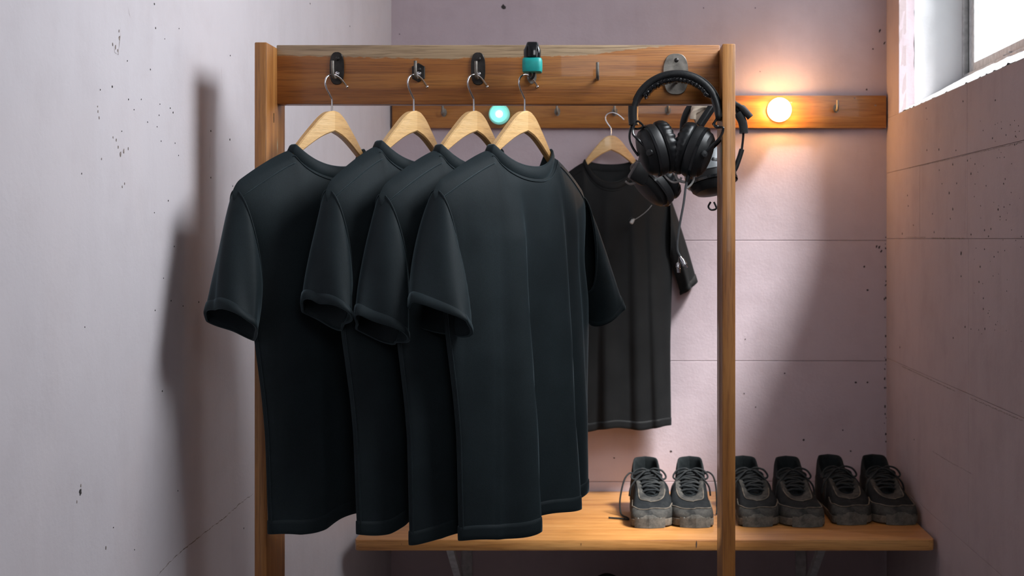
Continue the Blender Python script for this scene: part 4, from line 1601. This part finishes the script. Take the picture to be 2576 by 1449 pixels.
sweep_band(bm, smooth_pts([q2(1843, 258, -0.02), q2(1862, 268, -0.02), q2(1878, 284, -0.02), q2(1888, 296, -0.02)], 5), (0.1, 1, 0), [0.008] * 6 + [0.0125] * 10, 0.012)
link('microphone_arm', bm, M['plastic'], h2, angle=30)
bm = bmesh.new()
tube(bm, smooth_pts([q2(1870, 330), q2(1869, 350), q2(1866, 375), q2(1862, 395)], 5), 0.0022, 8)
yk = link('yoke', bm, M['gloss'], h2)
bm = bmesh.new()
sweep_band(bm, smooth_pts([q2(1866, 376), q2(1858, 402), q2(1846, 430), q2(1822, 446)], 6), (0, 1, 0), 0.009, 0.016)
link('yoke', bm, M['plastic'], h2)
bm = bmesh.new()
tube(bm, smooth_pts([q2(1721, 340), q2(1708, 372), q2(1692, 400), q2(1668, 430)], 6), 0.004, 8)
link('yoke', bm, M['plastic'], h2)
ear_cup(h2, q2(1788, 436, 0.0), Vector((-0.15, 0.25, 0.9)), (0.3, 0.9, 0.0), 0.046, 0.040, 1.15, 'plastic', 3)
bm = bmesh.new()
mt = cup_matrix(q2(1786, 440), Vector((-0.15, 0.25, 0.9)), (0.3, 0.9, 0))
lathe(bm, [(0.030, 0.045), (0.040, 0.040), (0.0455, 0.028), (0.047, 0.010), (0.047, 0.0), (0.043, -0.002)], mt, 40, 1.0, 0.9)
link('cup_cover', bm, M['grey_shell'], h2, angle=35)
ear_cup(h2, q2(1650, 452, 0.01), Vector((0.62, 0.35, 0.62)), (0.6, 0.1, -0.7), 0.032, 0.050, 1.0, 'plastic', 4)
bm = bmesh.new()
box(bm, (-0.016, -0.014, -0.018), (0.016, 0.014, 0.018), 0.005, 2)
bmesh.ops.transform(bm, matrix=Matrix.Translation(q2(1610, 437, -0.015)) @ Euler((0.1, R(30), 0.2)).to_matrix().to_4x4(), verts=bm.verts)
link('hinge', bm, M['plastic'], h2, angle=30)
bm = bmesh.new()
tube(bm, smooth_pts([q2(1606, 452, -0.015), q2(1596, 460, -0.02), q2(1584, 463, -0.02), q2(1573, 456, -0.02)], 5), 0.0022, 8)
link('boom_wire', bm, M['thin_wire'], h2)
bm = bmesh.new()
tube(bm, smooth_pts([q2(1788, 508, 0), q2(1782, 520, -0.0), q2(1790, 528, -0.0), q2(1802, 524, -0.0), q2(1796, 508, 0)], 6), 0.0018, 8)
link('cable_loop', bm, M['plastic'], h2)
# peg on the rear of the crossbar that carries it
bm = bmesh.new()
tube(bm, smooth_pts([P(1795, 232, DB + 0.028) - RL, P(1795, 240, 2.42) - RL, P(1795, 238, 2.515) - RL, P(1795, 222, 2.52) - RL], 5), 0.004, 8)
link('rear_peg', bm, M['pale_steel'], rack)

# thin wire with a clip resting on the wall shirt
wc = thing('microphone_clip', 'tiny pale clip on a thin wire lying on the chest of the back wall T-shirt', 'clip', P(1592, 556, 3.70))
O3 = Vector(wc.location)


def q3(px, py, dd=0.0):
    return P(px, py, 3.70 + dd) - O3


bm = bmesh.new()
tube(bm, smooth_pts([q3(1596, 553), q3(1612, 543), q3(1628, 530), q3(1640, 516)], 5), 0.0008, 6)
link('wire', bm, M['thin_wire'], wc)
bm = bmesh.new()
tube(bm, [q3(1587, 563), q3(1588, 561), q3(1592, 554), q3(1596, 551)], [0.003, 0.0055, 0.0050, 0.002], 10)
link('clip_body', bm, M['thin_wire'], wc)
bm = bmesh.new()
tube(bm, [q3(1588 + 6 * math.cos(x), 554 - 7 * math.sin(x), -0.002) for x in [PI * j / 10 for j in range(11)]], 0.0012, 6)
link('clip_loop', bm, M['plastic'], wc)

# teal and black clip on the fourth hook
CD = 2.222
tc_ = thing('clip', 'small black clip with a teal rubber band perched on the crossbar above the foremost hanger', 'clip', P(1339, 165, CD))
O4 = Vector(tc_.location)


def q4(px, py, dd=0.0):
    return P(px, py, CD + dd) - O4


bm = bmesh.new()
rows = []
for (y, hw, d0, d1) in ((183, 22, -0.010, 0.014), (181, 24.2, -0.013, 0.017), (172, 25, -0.014, 0.018), (158, 25, -0.014, 0.018), (150, 24.6, -0.0135, 0.0175), (147, 23, -0.012, 0.016), (148, 20.5, -0.010, 0.014)):
    ring = []
    for j in range(32):
        a = 2 * PI * j / 32
        ca, sa = math.cos(a), math.sin(a)
        p = q4(1339, y)
        ring.append(Vector((p.x + hw * CD / F * math.copysign(abs(ca) ** 0.45, ca), (d0 + d1) / 2 + (d1 - d0) / 2 * math.copysign(abs(sa) ** 0.45, sa), p.z)))
    rows.append(ring)
loft(bm, rows, True, True, False)
link('band', bm, M['teal'], tc_, angle=50)
bm = bmesh.new()
rows = []
for (y, hw, d0, d1) in ((176, 19, -0.009, 0.012), (150, 20.5, -0.0095, 0.013), (136, 21.5, -0.010, 0.014), (126, 21.5, -0.0095, 0.016), (116, 17, -0.007, 0.018), (107, 14, -0.004, 0.020), (105, 12, -0.001, 0.018)):
    ring = []
    for j in range(28):
        a = 2 * PI * j / 28
        ca, sa = math.cos(a), math.sin(a)
        p = q4(1339, y)
        ring.append(Vector((p.x + hw * CD / F * math.copysign(abs(ca) ** 0.4, ca), (d0 + d1) / 2 + (d1 - d0) / 2 * math.copysign(abs(sa) ** 0.4, sa), p.z)))
    rows.append(ring)
loft(bm, rows, True, True, True)
bo = link('body', bm, M['gloss'], tc_, angle=24)
bm = bmesh.new()
box(bm, (-0.007, -0.0125, -0.011), (0.007, -0.008, 0.010), 0.0015, 2)
bmesh.ops.transform(bm, matrix=Matrix.Translation(q4(1340, 131)) @ Matrix.Rotation(-0.12, 4, 'X'), verts=bm.verts)
link('lever', bm, M['gloss'], bo, angle=30)
bm = bmesh.new()
lathe(bm, [(0.0035, 0), (0.003, 0.001), (1e-6, 0.0015)], Matrix.Translation(q4(1341, 118, -0.0075)) @ Matrix.Rotation(PI / 2, 4, 'X'), 12)
link('button', bm, M['grey_shell'], bo)
bm = bmesh.new()
tube(bm, smooth_pts([q4(1334, 180), q4(1333, 190), q4(1336, 198), q4(1342, 192), q4(1344, 180)], 5), 0.0022, 8)
link('spring_loop', bm, M['black_iron'], tc_)
